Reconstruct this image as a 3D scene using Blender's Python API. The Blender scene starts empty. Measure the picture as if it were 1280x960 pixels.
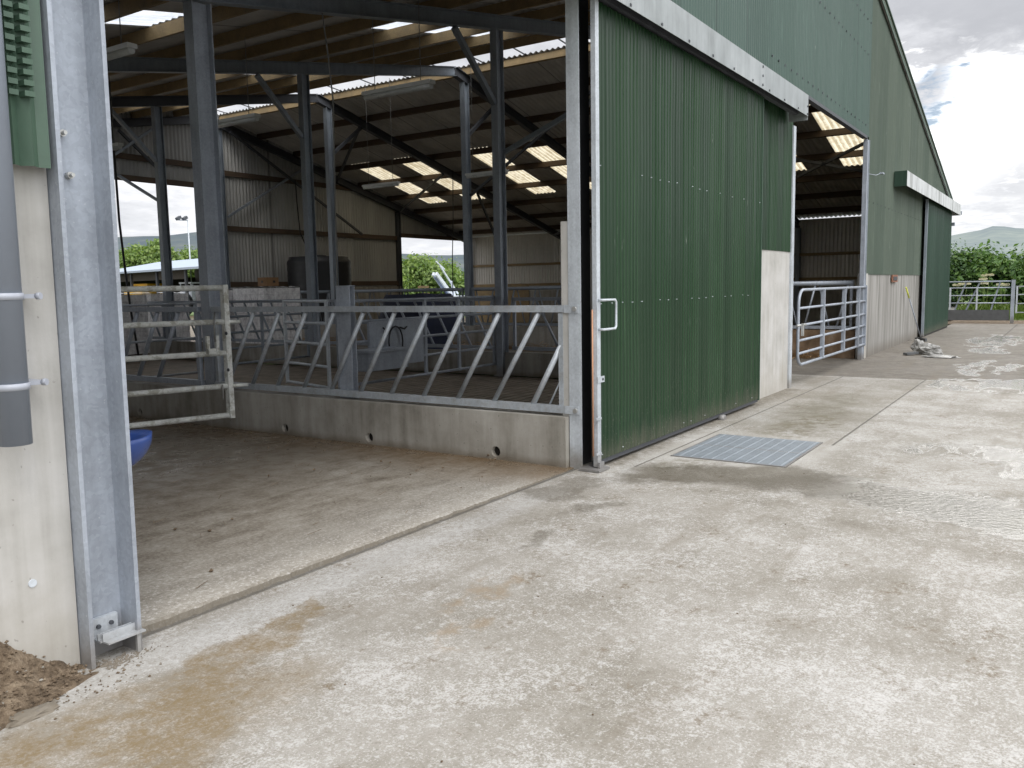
import bpy, bmesh, math, random
from mathutils import Vector, Matrix, noise as mnoise
R = math.radians
rnd = random.Random(7)
scn = bpy.context.scene
col = scn.collection

# ------------------------------------------------------------------ object helpers
WP = {}
def thing(name, label, cat, loc=(0, 0, 0), group=None):
    o = bpy.data.objects.new(name, None)
    o.empty_display_size = 0.2
    col.objects.link(o)
    o.location = loc
    o['label'] = label; o['category'] = cat
    if group: o['group'] = group
    WP[o] = Vector(loc)
    return o
def tag(o, label, cat, group=None):
    o['label'] = label; o['category'] = cat
    if group: o['group'] = group
    return o

class MB:
    def __init__(s):
        s.v = []; s.f = []; s.m = []; s.sm = []
    def face(s, idx, m=0, smooth=False):
        s.f.append(tuple(idx)); s.m.append(m); s.sm.append(smooth)
    def quad(s, a, b, c, d, m=0):
        n = len(s.v); s.v += [Vector(a), Vector(b), Vector(c), Vector(d)]; s.face((n, n+1, n+2, n+3), m)
    def box(s, x0, x1, y0, y1, z0, z1, m=0):
        n = len(s.v)
        for z in (z0, z1):
            for x, y in ((x0, y0), (x1, y0), (x1, y1), (x0, y1)):
                s.v.append(Vector((x, y, z)))
        for q in ((3, 2, 1, 0), (4, 5, 6, 7), (0, 1, 5, 4), (1, 2, 6, 5), (2, 3, 7, 6), (3, 0, 4, 7)):
            s.face([n+i for i in q], m)
        return s
    def bar(s, p, q, w, h, up=(0, 0, 1), m=0):
        p = Vector(p); q = Vector(q); d = (q-p).normalized(); u = Vector(up)
        r = d.cross(u)
        if r.length < 1e-4: r = d.cross(Vector((0, 1, 0)))
        r.normalize(); u = r.cross(d).normalized()
        n = len(s.v)
        for c in (p, q):
            for a, b in ((-1, -1), (1, -1), (1, 1), (-1, 1)):
                s.v.append(c + r*(a*w/2) + u*(b*h/2))
        for k in ((3, 2, 1, 0), (4, 5, 6, 7), (0, 1, 5, 4), (1, 2, 6, 5), (2, 3, 7, 6), (3, 0, 4, 7)):
            s.face([n+i for i in k], m)
        return s
    def ibeam(s, p, q, depth, width, up=(0, 0, 1), tf=.014, tw=.01, m=0):
        p = Vector(p); q = Vector(q); d = (q-p).normalized(); u = Vector(up)
        r = d.cross(u).normalized(); u = r.cross(d).normalized()
        o = u*(depth/2 - tf/2)
        s.bar(p+o, q+o, width, tf, u, m); s.bar(p-o, q-o, width, tf, u, m)
        s.bar(p, q, tw, depth-2*tf-.0006, u, m)
        return s
    def tube(s, pts, r, seg=8, m=0, caps=True):
        pts = [Vector(p) for p in pts]; rings = []
        prev = None
        for i, p in enumerate(pts):
            if i == 0: d = pts[1]-pts[0]
            elif i == len(pts)-1: d = pts[-1]-pts[-2]
            else: d = (pts[i+1]-p).normalized() + (p-pts[i-1]).normalized()
            d.normalize()
            if prev is None:
                a = d.cross(Vector((0, 0, 1)))
                if a.length < .05: a = d.cross(Vector((1, 0, 0)))
            else:
                a = prev - d*prev.dot(d)
            a.normalize(); prev = a; b = d.cross(a)
            rr = r[i] if isinstance(r, (list, tuple)) else r
            n = len(s.v)
            for k in range(seg):
                t = 2*math.pi*k/seg
                s.v.append(p + a*math.cos(t)*rr + b*math.sin(t)*rr)
            rings.append(n)
        for i in range(len(rings)-1):
            for k in range(seg):
                k2 = (k+1) % seg
                s.face((rings[i]+k, rings[i]+k2, rings[i+1]+k2, rings[i+1]+k), m, True)
        if caps:
            s.face([rings[0]+k for k in reversed(range(seg))], m)
            s.face([rings[-1]+k for k in range(seg)], m)
        return s
    def prism(s, poly, y0, y1, m=0):            # polygon in xz, extruded along y
        n = len(s.v); k = len(poly)
        for y in (y0, y1):
            for x, z in poly: s.v.append(Vector((x, y, z)))
        s.face([n+i for i in range(k)], m); s.face([n+k+i for i in reversed(range(k))], m)
        for i in range(k):
            j = (i+1) % k
            s.face((n+i, n+k+i, n+k+j, n+j), m)
        return s
    def corr(s, O, U, N, u0, u1, lo, hi, period=.076, amp=.009, seg=6, m=0, nv=1, wob=0.):
        """corrugated sheet: ribs run along V; lo(u), hi(u) give 3-D points on the mean plane"""
        N = Vector(N); n_ = max(2, int((u1-u0)/period*seg)); base = len(s.v); k = nv+1
        for i in range(n_+1):
            u = u0+(u1-u0)*i/n_
            rib = 1+.22*mnoise.noise(Vector((u/period*.5, 7.3, 0)))
            o = amp*rib*math.sin(2*math.pi*u/period)
            L, H = Vector(lo(u)), Vector(hi(u))
            for j in range(k):
                p = L.lerp(H, j/nv)
                w = wob*(mnoise.noise(Vector((p.x*1.3, p.y*1.3, p.z*.9)))+.5*mnoise.noise(Vector((p.x*4.1, p.y*4.1, p.z*2.3)))) if wob else 0
                s.v.append(p+N*(o+w))
        for i in range(n_):
            for j in range(nv):
                a = base+k*i+j
                s.face((a, a+k, a+k+1, a+1), m, True)
        return s
    def ribbed(s, u0, u1, y, zlo, zhi, period=.0655, h=.0085, nv=20, wob=.005, m=0, mw=2):
        """flat pans with narrow raised ribs, facing -y; many camera-side rib flanks carry a painted highlight with chalky wear"""
        k = nv+1; us = []; i = 0
        while u0+i*period < u1-period*.2:
            hh = h*(.75+.5*mnoise.noise(Vector((i*.73, 2.1, 0)))); c = u0+i*period
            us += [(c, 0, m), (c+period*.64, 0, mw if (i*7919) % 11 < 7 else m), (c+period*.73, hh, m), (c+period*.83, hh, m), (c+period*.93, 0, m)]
            i += 1
        us.append((u1, 0, m)); base = len(s.v)
        for (u, o, mm) in us:
            for j in range(k):
                z = zlo+(zhi-zlo)*j/nv
                w = wob*(mnoise.noise(Vector((u*1.3, y, z*.9)))+.6*mnoise.noise(Vector((u*4.1, y, z*2.3))))
                s.v.append(Vector((u, y-o+w, z)))
        for i in range(len(us)-1):
            for j in range(nv):
                a = base+k*i+j; s.face((a, a+k, a+k+1, a+1), us[i][2], False)
        return s
    def shear(s, k, z0):
        for p in s.v: p.x += k*(p.z-z0)
        return s
    def build(s, name, mat, parent=None, smooth=None, keep=False):
        if keep: c = Vector((0, 0, 0))
        else:
            xs = [p.x for p in s.v]; ys = [p.y for p in s.v]; zs = [p.z for p in s.v]
            c = Vector(((min(xs)+max(xs))/2, (min(ys)+max(ys))/2, min(zs)))
        me = bpy.data.meshes.new(name)
        me.from_pydata([tuple(p-c) for p in s.v], [], s.f)
        for mm in (mat if isinstance(mat, (list, tuple)) else [mat]): me.materials.append(mm)
        me.polygons.foreach_set('material_index', s.m)
        me.polygons.foreach_set('use_smooth', s.sm if smooth is None else [smooth]*len(s.f))
        me.update()
        o = bpy.data.objects.new(name, me); col.objects.link(o)
        if parent is not None:
            o.parent = parent; o.location = c - WP[parent]
        else:
            o.location = c
        WP[o] = c
        return o
def struct(name, mb, mat, keep=True, smooth=None):
    o = mb.build(name, mat, None, smooth, keep); o['kind'] = 'structure'; return o
def dup_tree(o, loc, label=None, rz=0, sc=1.0):
    c = o.copy(); col.objects.link(c); c.location = loc; c.rotation_euler = (0, 0, rz)
    c.scale = (sc, sc, sc) if not isinstance(sc, tuple) else sc
    if label: c['label'] = label
    for ch in o.children:
        d = ch.copy(); col.objects.link(d); d.parent = c
        for g in ch.children:
            e = g.copy(); col.objects.link(e); e.parent = d
    return c

# ------------------------------------------------------------------ node helpers
class NT:
    def __init__(s, tree): s.t = tree; s.n = tree.nodes; s.l = tree.links
    def set(s, sock, v):
        if v is None: return
        if isinstance(v, bpy.types.NodeSocket): s.l.new(v, sock)
        else:
            if hasattr(sock, 'default_value'):
                if isinstance(v, (tuple, list)) and len(v) == 3 and len(sock.default_value) == 4: v = (*v, 1)
                sock.default_value = v
    def node(s, typ, ins=None, **kw):
        n = s.n.new(typ)
        for k, v in kw.items(): setattr(n, k, v)
        for k, v in (ins or {}).items(): s.set(n.inputs[k], v)
        return n
    def math(s, op, a, b=None, c=None, clamp=False):
        n = s.node('ShaderNodeMath', operation=op, use_clamp=clamp)
        for i, v in enumerate((a, b, c)): s.set(n.inputs[i], v)
        return n.outputs[0]
    def vmath(s, op, a, b=None):
        n = s.node('ShaderNodeVectorMath', operation=op)
        s.set(n.inputs[0], a); s.set(n.inputs[1], b)
        return n.outputs['Value'] if op in ('LENGTH', 'DISTANCE', 'DOT_PRODUCT') else n.outputs[0]
    def mix(s, f, a, b, typ='MIX'):
        n = s.node('ShaderNodeMix', data_type='RGBA', blend_type=typ)
        s.set(n.inputs[0], f); s.set(n.inputs[6], a); s.set(n.inputs[7], b)
        return n.outputs[2]
    def noise(s, vec, scale, detail=4, rough=.55, dist=0, out=0):
        n = s.node('ShaderNodeTexNoise', {'Scale': scale, 'Detail': detail, 'Roughness': rough, 'Distortion': dist})
        if vec is not None: s.l.new(vec, n.inputs['Vector'])
        return n.outputs[out]
    def ramp(s, f, *stops):
        n = s.node('ShaderNodeValToRGB'); e = n.color_ramp.elements
        while len(e) < len(stops): e.new(0.5)
        for k, (p, c) in enumerate(stops):
            e[k].position = p
            e[k].color = (c, c, c, 1) if not isinstance(c, (tuple, list)) else (*c, 1)
        s.set(n.inputs[0], f); return n.outputs[0]
    def mr(s, v, a, b, c=0., d=1., smooth=True):
        n = s.node('ShaderNodeMapRange', interpolation_type='SMOOTHSTEP' if smooth else 'LINEAR')
        for k, x in zip(('Value', 'From Min', 'From Max', 'To Min', 'To Max'), (v, a, b, c, d)): s.set(n.inputs[k], x)
        return n.outputs[0]
    def sep(s, v):
        n = s.node('ShaderNodeSeparateXYZ'); s.l.new(v, n.inputs[0]); return n.outputs
    def comb(s, x, y, z):
        n = s.node('ShaderNodeCombineXYZ')
        for k, v in enumerate((x, y, z)): s.set(n.inputs[k], v)
        return n.outputs[0]
    def geo(s): return s.node('ShaderNodeNewGeometry').outputs
    def scale(s, v, sc):
        n = s.node('ShaderNodeMapping'); s.l.new(v, n.inputs[0]); n.inputs['Scale'].default_value = sc; return n.outputs[0]
def material(name, fn):
    m = bpy.data.materials.new(name); m.use_nodes = True
    t = NT(m.node_tree); t.n.clear()
    out = t.node('ShaderNodeOutputMaterial')
    sh = fn(t)
    t.l.new(sh, out.inputs[0]); return m
def pbsdf(t, colr, rough=.6, metal=0., bump=None, bstr=.2, bdist=.01, spec=.5, alpha=None, trans=None):
    b = t.node('ShaderNodeBsdfPrincipled')
    t.set(b.inputs['Base Color'], colr); t.set(b.inputs['Roughness'], rough); t.set(b.inputs['Metallic'], metal)
    t.set(b.inputs['Specular IOR Level'], spec)
    if bump is not None:
        bn = t.node('ShaderNodeBump', {'Strength': bstr, 'Distance': bdist}); t.l.new(bump, bn.inputs['Height'])
        t.l.new(bn.outputs[0], b.inputs['Normal'])
    return b.outputs[0]

def simple(name, c, rough=.6, metal=0., var=.25, sc=6., bump=.1, spec=.5, dirt=None):
    def fn(t):
        P = t.geo()['Position']
        n = t.noise(P, sc, 5, .6); n2 = t.noise(P, sc*9, 3, .6)
        f = t.math('MULTIPLY_ADD', n2, .35, t.math('MULTIPLY', n, .65))
        lo = tuple(x*(1-var) for x in c); hi = tuple(min(1, x*(1+var)) for x in c)
        k = t.ramp(f, (.3, lo), (.7, hi))
        if dirt: k = t.mix(t.mr(t.noise(P, sc*.6, 6, .7), .5, .75), k, dirt)
        return pbsdf(t, k, t.mr(n, .3, .7, rough*.85, min(1, rough*1.15)), metal, n2, bump, .004, spec)
    return material(name, fn)

def galv_fn(c=(.40, .43, .47), metal=.25, rough=.45, dirt=.0):
    def fn(t):
        P = t.geo()['Position']
        vo = t.node('ShaderNodeTexVoronoi', {'Scale': 60.}); t.l.new(t.vmath('ADD', P, t.vmath('MULTIPLY', t.noise(P, 9, 3, .6, out=1), (.08, .08, .08))), vo.inputs['Vector'])
        sp = t.sep(vo.outputs['Color'])[0]
        n = t.noise(P, 3.2, 6, .65); st = t.noise(t.scale(P, (14, 14, 1.2)), 1., 4, .6)
        f = t.math('ADD', t.math('MULTIPLY', sp, .10), t.math('MULTIPLY_ADD', n, .55, t.math('MULTIPLY', st, .35)))
        k = t.mix(t.mr(t.noise(P, 70, 2, .5), .7, .74, 0, .35), t.ramp(f, (.34, tuple(x*.78 for x in c)), (.48, c), (.64, tuple(min(1, x*1.25) for x in c))), (.6, .62, .63))
        foot = t.mr(t.math('ADD', t.sep(P)[2], t.math('MULTIPLY', t.math('SUBTRACT', n, .5), .25)), .22, .02, 0, .6)
        k = t.mix(foot, k, (.17, .135, .09))
        if dirt:
            k = t.mix(t.math('MULTIPLY', t.mr(t.noise(P, 11, 6, .7), .5, .62), dirt), k, (.22, .2, .14))
        return pbsdf(t, k, t.mr(n, .3, .7, rough*.8, rough*1.25), metal, n, .08, .004)
    return fn
M = {}
M['galv'] = material('galvanised_steel', galv_fn((.31, .34, .385), .2, .45))
M['galv_lt'] = material('galvanised_light', galv_fn((.47, .505, .54), .15, .42))
M['galv_bar'] = material('galvanised_bars', galv_fn((.36, .39, .42), .15, .45, .25))
M['galv_dk'] = material('galvanised_weathered', galv_fn((.22, .25, .285), .12, .5))
M['galv_dirty'] = material('galvanised_dirty', galv_fn((.56, .57, .54), .0, .5, .6))
M['steel_dark'] = simple('dark_steel', (.07, .075, .085), .55, .2)
M['cover'] = material('pale_sheet_metal', lambda t: pbsdf(t, t.ramp(t.math('MULTIPLY_ADD', t.noise(t.scale(t.geo()['Position'], (5, 5, .8)), 1., 6, .7), .6, t.math('MULTIPLY', t.noise(t.geo()['Position'], 2.2, 5, .6), .4)), (.36, (.21, .23, .23)), (.5, (.30, .325, .33)), (.62, (.37, .395, .40))), .42, .15, t.noise(t.geo()['Position'], 1.6, 3, .5), .06, .05))
M['pvc'] = simple('grey_plastic', (.20, .225, .265), .38, 0, .05, 3, .02)
M['pvc_lt'] = simple('pale_grey_plastic', (.36, .38, .43), .4, 0, .05, 3, .02)
M['bolt'] = simple('zinc_bolt', (.5, .5, .48), .35, .6)
M['copper'] = simple('rusty_rod', (.50, .27, .16), .5, .2)
M['rust'] = simple('rusty_plate', (.22, .10, .06), .8, 0, .4, 20)
M['timber'] = simple('purlin_timber', (.25, .18, .09), .75, 0, .35, 4, .2)
M['timber_dk'] = simple('old_purlin_timber', (.085, .058, .038), .8, 0, .35, 4, .2)
M['blue'] = simple('blue_plastic', (.02, .05, .19), .32, 0, .12, 20, .02)
M['black'] = simple('black_plastic', (.012, .013, .015), .5, 0, .2, 5)
M['navy'] = simple('navy_cover', (.012, .017, .04), .7, 0, .3, 5, .3)
M['card'] = simple('cardboard', (.23, .13, .06), .8, 0, .1, 8)
M['white'] = simple('white_plastic', (.62, .63, .62), .45, 0, .06, 8)
M['diff'] = simple('light_diffuser', (.55, .57, .57), .3, 0, .05, 8)
M['cable'] = simple('black_cable', (.012, .012, .014), .5)
M['rope'] = simple('grey_rope', (.2, .2, .19), .8)
M['wrap'] = None
M['interior_clad'] = None

def fn(t):   # plain concrete walls, streaked
    P = t.geo()['Position']
    n = t.noise(P, 1.6, 6, .65); s = t.noise(t.scale(P, (7, 7, .7)), 1., 5, .6); d = t.noise(P, 70, 3, .6)
    pit = t.mr(t.noise(P, 26, 2, .5), .68, .74)
    f = t.math('MULTIPLY_ADD', s, .45, t.math('MULTIPLY', n, .55))
    k = t.ramp(f, (.36, (.15, .14, .115)), (.48, (.285, .27, .235)), (.62, (.41, .395, .36)))
    zz = t.math('ADD', t.sep(P)[2], t.math('MULTIPLY', t.math('SUBTRACT', n, .5), .12))
    k = t.mix(t.mr(zz, .10, .0, 0, .75), k, (.11, .08, .045))
    k = t.mix(t.math('MULTIPLY', pit, .55), k, (.12, .11, .1))
    k = t.mix(t.math('MULTIPLY', d, .3), k, (.3, .28, .25))
    return pbsdf(t, k, .82, 0, t.math('SUBTRACT', d, pit), .25, .004)
M['conc_wall'] = material('cast_concrete', fn)
def fn(t):   # pale precast panel (left of the near post)
    P = t.geo()['Position']; X = t.sep(P)
    n = t.noise(P, 2.4, 6, .6); d = t.noise(P, 90, 3, .6); s = t.noise(t.scale(P, (9, 9, .5)), 1.3, 5, .6)
    k = t.ramp(t.math('MULTIPLY_ADD', s, .4, t.math('MULTIPLY', n, .6)), (.34, (.32, .31, .285)), (.47, (.415, .405, .38)), (.62, (.50, .49, .47)))
    low = t.mr(t.math('ADD', X[2], t.math('MULTIPLY', n, .5)), .35, .8, 1, 0)
    k = t.mix(t.math('MULTIPLY', low, .3), k, (.33, .29, .22))
    stain = t.math('MULTIPLY', t.mr(t.noise(t.scale(P, (16, 16, .35)), 1., 4, .6), .54, .66), t.mr(X[2], .2, 1.6, .6, .15))
    k = t.mix(t.math('MULTIPLY', stain, .55), k, (.34, .29, .21))
    k = t.mix(t.mr(t.noise(P, 32, 2, .5), .69, .74, 0, .5), k, (.16, .15, .13))
    return pbsdf(t, k, .8, 0, d, .2, .003)
M['conc_panel'] = material('precast_concrete', fn)
def fn(t):   # old concrete panel beyond the right opening, vertical streaks
    P = t.geo()['Position']; X = t.sep(P)
    s = t.noise(t.scale(P, (5, 5, .35)), 1., 6, .65); d = t.noise(P, 60, 3, .6)
    k = t.ramp(s, (.34, (.13, .125, .11)), (.5, (.25, .24, .22)), (.66, (.36, .35, .33)))
    jx = t.math('ABSOLUTE', t.math('SUBTRACT', t.math('FRACT', t.math('DIVIDE', X[0], 1.2)), .5))
    k = t.mix(t.mr(jx, .0, .012, .6, 0), k, (.1, .09, .08))
    k = t.mix(t.mr(X[2], .0, .3, .6, 0), k, (.12, .1, .075))
    return pbsdf(t, k, .85, 0, d, .2, .004)
M['conc_old'] = material('weathered_concrete', fn)
def fn(t):   # inside walls splashed with muck
    P = t.geo()['Position']
    s = t.noise(t.scale(P, (3, 3, 2)), 1., 6, .65)
    k = t.ramp(s, (.35, (.10, .062, .032)), (.55, (.21, .14, .085)), (.7, (.28, .23, .17)))
    return pbsdf(t, k, .8, 0, s, .3, .01)
M['conc_muck'] = material('mucky_concrete', fn)

def green_fn(base, pale, rough, streak, pitch):
    def fn(t):
        P = t.geo()['Position']; X = t.sep(P)
        sheet = t.math('FLOOR', t.math('DIVIDE', X[0], pitch))
        wn = t.node('ShaderNodeTexWhiteNoise', noise_dimensions='1D'); t.l.new(sheet, wn.inputs['W'])
        st = t.noise(t.scale(P, (18, 18, .35)), 1., 5, .65); n = t.noise(P, 1.1, 5, .6)
        f = t.math('ADD', t.math('MULTIPLY', st, streak), t.math('MULTIPLY_ADD', n, .25, t.math('MULTIPLY', wn.outputs[0], .22)))
        k = t.ramp(f, (.2, base), (.75, pale))
        fine = t.mr(t.noise(t.scale(P, (120, 120, 2.)), 1., 2, .5), .66, .72, 0, .35)
        k = t.mix(fine, k, tuple(min(1, x*2.4) for x in pale))
        spl = t.math('MULTIPLY', t.mr(t.noise(P, 3., 5, .6), .6, .75), t.mr(t.noise(t.scale(P, (60, 60, 4)), 1., 2, .5), .66, .7, 0, .8))
        k = t.mix(spl, k, (.35, .38, .33))
        seam = t.math('ABSOLUTE', t.math('SUBTRACT', t.math('FRACT', t.math('DIVIDE', X[0], pitch)), .5))
        k = t.mix(t.mr(seam, .492, .499, 0, .6), k, tuple(x*.3 for x in base))
        zz = t.math('ADD', X[2], t.math('MULTIPLY', t.math('SUBTRACT', t.noise(t.scale(P, (9, 9, 2)), 1., 5, .7), .5), .5))
        k = t.mix(t.mr(zz, .32, .02, 0, .55), k, (.10, .095, .07))
        k = t.mix(t.math('MULTIPLY', t.mr(zz, .9, .1), t.mr(t.noise(P, 55, 3, .6), .62, .68, 0, .5)), k, (.2, .19, .15))
        return pbsdf(t, k, t.math('ADD', t.mr(st, .3, .7, rough*.8, rough*1.3), t.mr(zz, .4, .02, 0, .3)), 0, n, .02, .01, .38)
    return fn
M['green_new'] = material('green_coated_steel', green_fn((.0055, .025, .008), (.0105, .038, .0135), .4, .22, 1.0))
M['green_worn_glint'] = material('chalked_glint_green', green_fn((.014, .046, .018), (.046, .086, .045), .8, .3, 1.0))  # paler green for rib flanks: highlight lines painted in, mixed with wear
M['green_gable'] = material('green_gable_steel', green_fn((.036, .070, .055), (.068, .112, .092), .35, .26, 1.0))
M['green_old'] = material('faded_green_steel', green_fn((.046, .068, .050), (.105, .130, .100), .6, .4, 1.0))
M['green_dark'] = material('dark_green_door', green_fn((.010, .032, .019), (.030, .062, .042), .5, .4, 1.0))
M['green_trim'] = simple('green_trim', (.055, .10, .068), .4, 0, .12, 3, .02)
def fn(t):
    P = t.geo()['Position']; X = t.sep(P)
    s = t.noise(t.scale(P, (1, 1, .4)), 1.2, 5, .6)
    sheet = t.math('FLOOR', t.math('DIVIDE', t.math('ADD', X[0], X[1]), .95))
    wn = t.node('ShaderNodeTexWhiteNoise', noise_dimensions='1D'); t.l.new(sheet, wn.inputs['W'])
    k = t.ramp(t.math('MULTIPLY_ADD', wn.outputs[0], .25, t.math('MULTIPLY', s, .8)), (.3, (.28, .28, .27)), (.75, (.455, .45, .435)))
    seam = t.math('ABSOLUTE', t.math('SUBTRACT', t.math('FRACT', t.math('DIVIDE', t.math('ADD', X[0], X[1]), .95)), .5))
    k = t.mix(t.mr(seam, .485, .497, 0, .7), k, (.07, .065, .06))
    return pbsdf(t, k, .6, .0, s, .05, .01)
M['interior_clad'] = material('grey_sheet_inside', fn)
def fn(t):
    P = t.geo()['Position']; X = t.sep(P)
    s = t.noise(P, 1.5, 6, .6)
    k = t.ramp(s, (.3, (.42, .41, .385)), (.7, (.60, .585, .55)))
    seam = t.math('ABSOLUTE', t.math('SUBTRACT', t.math('FRACT', t.math('DIVIDE', X[1], .95)), .5))
    k = t.mix(t.mr(seam, .485, .498, 0, .7), k, (.04, .04, .04))
    return pbsdf(t, k, .75, 0, s, .05, .01)
M['roof'] = material('grey_roof_sheet', fn)
M['side_clad'] = simple('pale_side_sheet', (.66, .645, .605), .6, 0, .12, 1.2, .03)
def trans_fn(c, dirt):
    def fn(t):
        P = t.geo()['Position']
        n = t.noise(P, 5, 6, .7); r = t.math('MULTIPLY_ADD', t.math('SINE', t.math('MULTIPLY', t.sep(P)[1], 41.89)), .16, t.noise(t.scale(P, (1.5, 14, 1.5)), 1., 4, .65))  # tone striped along the ribs so the corrugation shows
        k = t.mix(t.mr(t.math('MULTIPLY_ADD', r, .5, t.math('MULTIPLY', n, .5)), .38, .62), dirt, c)
        tr = t.node('ShaderNodeBsdfTranslucent'); t.l.new(k, tr.inputs[0])
        df = t.node('ShaderNodeBsdfDiffuse'); t.l.new(k, df.inputs[0])
        tp = t.node('ShaderNodeBsdfTransparent'); t.l.new(k, tp.inputs[0])
        a = t.node('ShaderNodeMixShader', {0: .2}); t.l.new(tr.outputs[0], a.inputs[1]); t.l.new(df.outputs[0], a.inputs[2])
        b = t.node('ShaderNodeMixShader', {0: .15}); t.l.new(a.outputs[0], b.inputs[1]); t.l.new(tp.outputs[0], b.inputs[2])
        return b.outputs[0]
    return fn
M['sky_white'] = material('clear_rooflight', trans_fn((.93, .95, .97), (.7, .74, .8)))
M['sky_yellow'] = material('aged_rooflight', trans_fn((.80, .73, .56), (.48, .40, .26)))
def fn(t):
    P = t.geo()['Position']
    n = t.noise(P, 9, 6, .7, 1.); b = t.node('ShaderNodeTexVoronoi', {'Scale': 5.}); t.l.new(P, b.inputs[0])
    s = t.noise(t.scale(P, (9, 9, 2.2)), 1., 5, .7)
    k = t.ramp(t.math('MULTIPLY_ADD', s, .5, t.math('MULTIPLY', n, .5)), (.36, (.34, .33, .36)), (.47, (.66, .65, .66)), (.6, (.88, .88, .88)))
    return pbsdf(t, k, .22, 0, n, .5, .02)
M['wrap'] = material('shrink_wrap', fn)

# ---- yard concrete with stains, damp bands and standing water
def yard_fn(t):
    P = t.geo()['Position']; X = t.sep(P)
    wv = t.vmath('MULTIPLY', t.vmath('SUBTRACT', t.noise(P, 1.1, 5, .6, out=1), (.5, .5, .5)), (.9, .7, 0))
    wv3 = t.vmath('MULTIPLY', t.vmath('SUBTRACT', t.noise(P, 3.6, 6, .7, out=1), (.5, .5, .5)), (.75, .45, 0))
    Q = t.vmath('ADD', t.vmath('ADD', P, wv), wv3); q = t.sep(Q)
    wv2 = t.vmath('MULTIPLY', t.vmath('SUBTRACT', t.noise(P, 4.2, 4, .6, out=1), (.5, .5, .5)), (.18, .18, 0))
    n1 = t.noise(P, .9, 6, .62); n2 = t.noise(P, 5.2, 6, .7); n3 = t.noise(P, 38, 5, .75); n4 = t.noise(P, 150, 3, .7)
    br = t.noise(t.scale(P, (55, 9, 1)), 1., 4, .7)
    m1 = t.noise(P, 16, 8, .8, .2); m2 = t.noise(P, 85, 8, .85); m3 = t.noise(t.vmath('ADD', P, (3, 8, 1)), 34, 8, .85)
    f = t.math('ADD', t.math('ADD', t.math('MULTIPLY', n1, .40), t.math('MULTIPLY', n2, .16)),
               t.math('ADD', t.math('MULTIPLY', m1, .12), t.math('ADD', t.math('MULTIPLY', m2, .18), t.math('MULTIPLY', m3, .14))))
    k = t.ramp(f, (.38, (.205, .183, .145)), (.45, (.30, .278, .235)), (.51, (.375, .354, .312)), (.57, (.44, .422, .385)), (.63, (.52, .507, .48)))
    # exposed fines: hard-edged pale flecks and dark pits
    pa = t.noise(t.scale(P, (1., .85, 1)), 30, 10, .84, .35); np_ = t.noise(t.vmath('ADD', P, (7, 1, 3)), 2.3, 6, .68); pb = t.noise(t.vmath('ADD', P, (4, 4, 0)), 105, 3, .6)
    dens = t.math('MULTIPLY', t.math('SUBTRACT', t.math('ADD', t.math('MULTIPLY', np_, .55), t.math('ADD', t.math('MULTIPLY', n1, .25), t.math('MULTIPLY', m1, .2))), .505), .55)
    w1 = t.mr(t.math('ADD', pa, dens), .505, .585); w2_ = t.mr(t.math('ADD', pb, dens), .56, .60)
    k = t.mix(t.math('MULTIPLY', w1, .62), k, (.66, .655, .64))
    k = t.mix(t.math('MULTIPLY', w2_, .5), k, (.70, .69, .67))
    d1 = t.mr(t.math('ADD', pa, t.math('MULTIPLY', dens, .5)), .42, .36); d2_ = t.mr(pb, .39, .35)
    k = t.mix(t.math('MULTIPLY', t.math('MAXIMUM', d1, d2_), .5), k, (.15, .13, .10))
    # pale laitance flecks
    fl = t.math('MULTIPLY', t.mr(n3, .54, .66), t.mr(n1, .38, .6))
    k = t.mix(t.math('MULTIPLY', fl, .12), k, (.60, .59, .57))
    # pits / dark specks
    k = t.mix(t.mr(t.noise(P, 60, 2, .5), .70, .76, 0, .5), k, (.12, .1, .08))
    # brown smears
    bs = t.math('MULTIPLY', t.mr(t.noise(t.vmath('ADD', P, (5, 2, 0)), 3.4, 6, .68), .54, .66), t.mr(t.noise(P, 24, 6, .8), .47, .58))
    k = t.mix(t.math('MULTIPLY', bs, .75), k, (.175, .13, .075))
    def ell(cx, cy, rx, ry, a=0., inner=.55):
        d = t.vmath('SUBTRACT', Q, (cx, cy, 0)); s = t.sep(d)
        ca, sa = math.cos(a), math.sin(a)
        u = t.math('DIVIDE', t.math('ADD', t.math('MULTIPLY', s[0], ca), t.math('MULTIPLY', s[1], sa)), rx)
        v = t.math('DIVIDE', t.math('SUBTRACT', t.math('MULTIPLY', s[1], ca), t.math('MULTIPLY', s[0], sa)), ry)
        r = t.math('SQRT', t.math('MULTIPLY_ADD', u, u, t.math('MULTIPLY', v, v)))
        return t.mr(r, inner, 1.15, 1, 0)
    def mx(*a):
        r = a[0]
        for b in a[1:]: r = t.math('MAXIMUM', r, b)
        return r
    # clay run-off near the soil heap
    clay = t.math('MULTIPLY', mx(ell(-4.62, -.72, .85, .44, .0), ell(-4.0, -.44, .55, .14, .15), ell(-3.55, -.30, .4, .06, .25)), t.mr(n2, .36, .56, .35, 1))
    k = t.mix(t.math('MULTIPLY', clay, t.mr(m3, .42, .56, .6, .9)), k, (.235, .168, .08))
    dust = ell(-3.0, -1.0, .5, .14, .3)
    k = t.mix(t.math('MULTIPLY', t.math('MULTIPLY', dust, .5), t.mr(n2, .45, .6)), k, (.3, .21, .11))
    # cement-pale strip along the door slab
    edge = t.math('MULTIPLY', t.mr(t.math('ABSOLUTE', t.math('ADD', t.math('MULTIPLY_ADD', t.math('SUBTRACT', n2, .5), .35, X[1]), .20)), .02, .2, 1, 0), t.mr(X[0], -1.2, -.4, 1, 0))
    k = t.mix(t.math('MULTIPLY', edge, t.mr(n3, .35, .6, .1, .5)), k, (.60, .60, .59))
    # older brushed concrete further along the yard
    far = t.mr(X[0], 7.88, 7.94)
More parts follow.
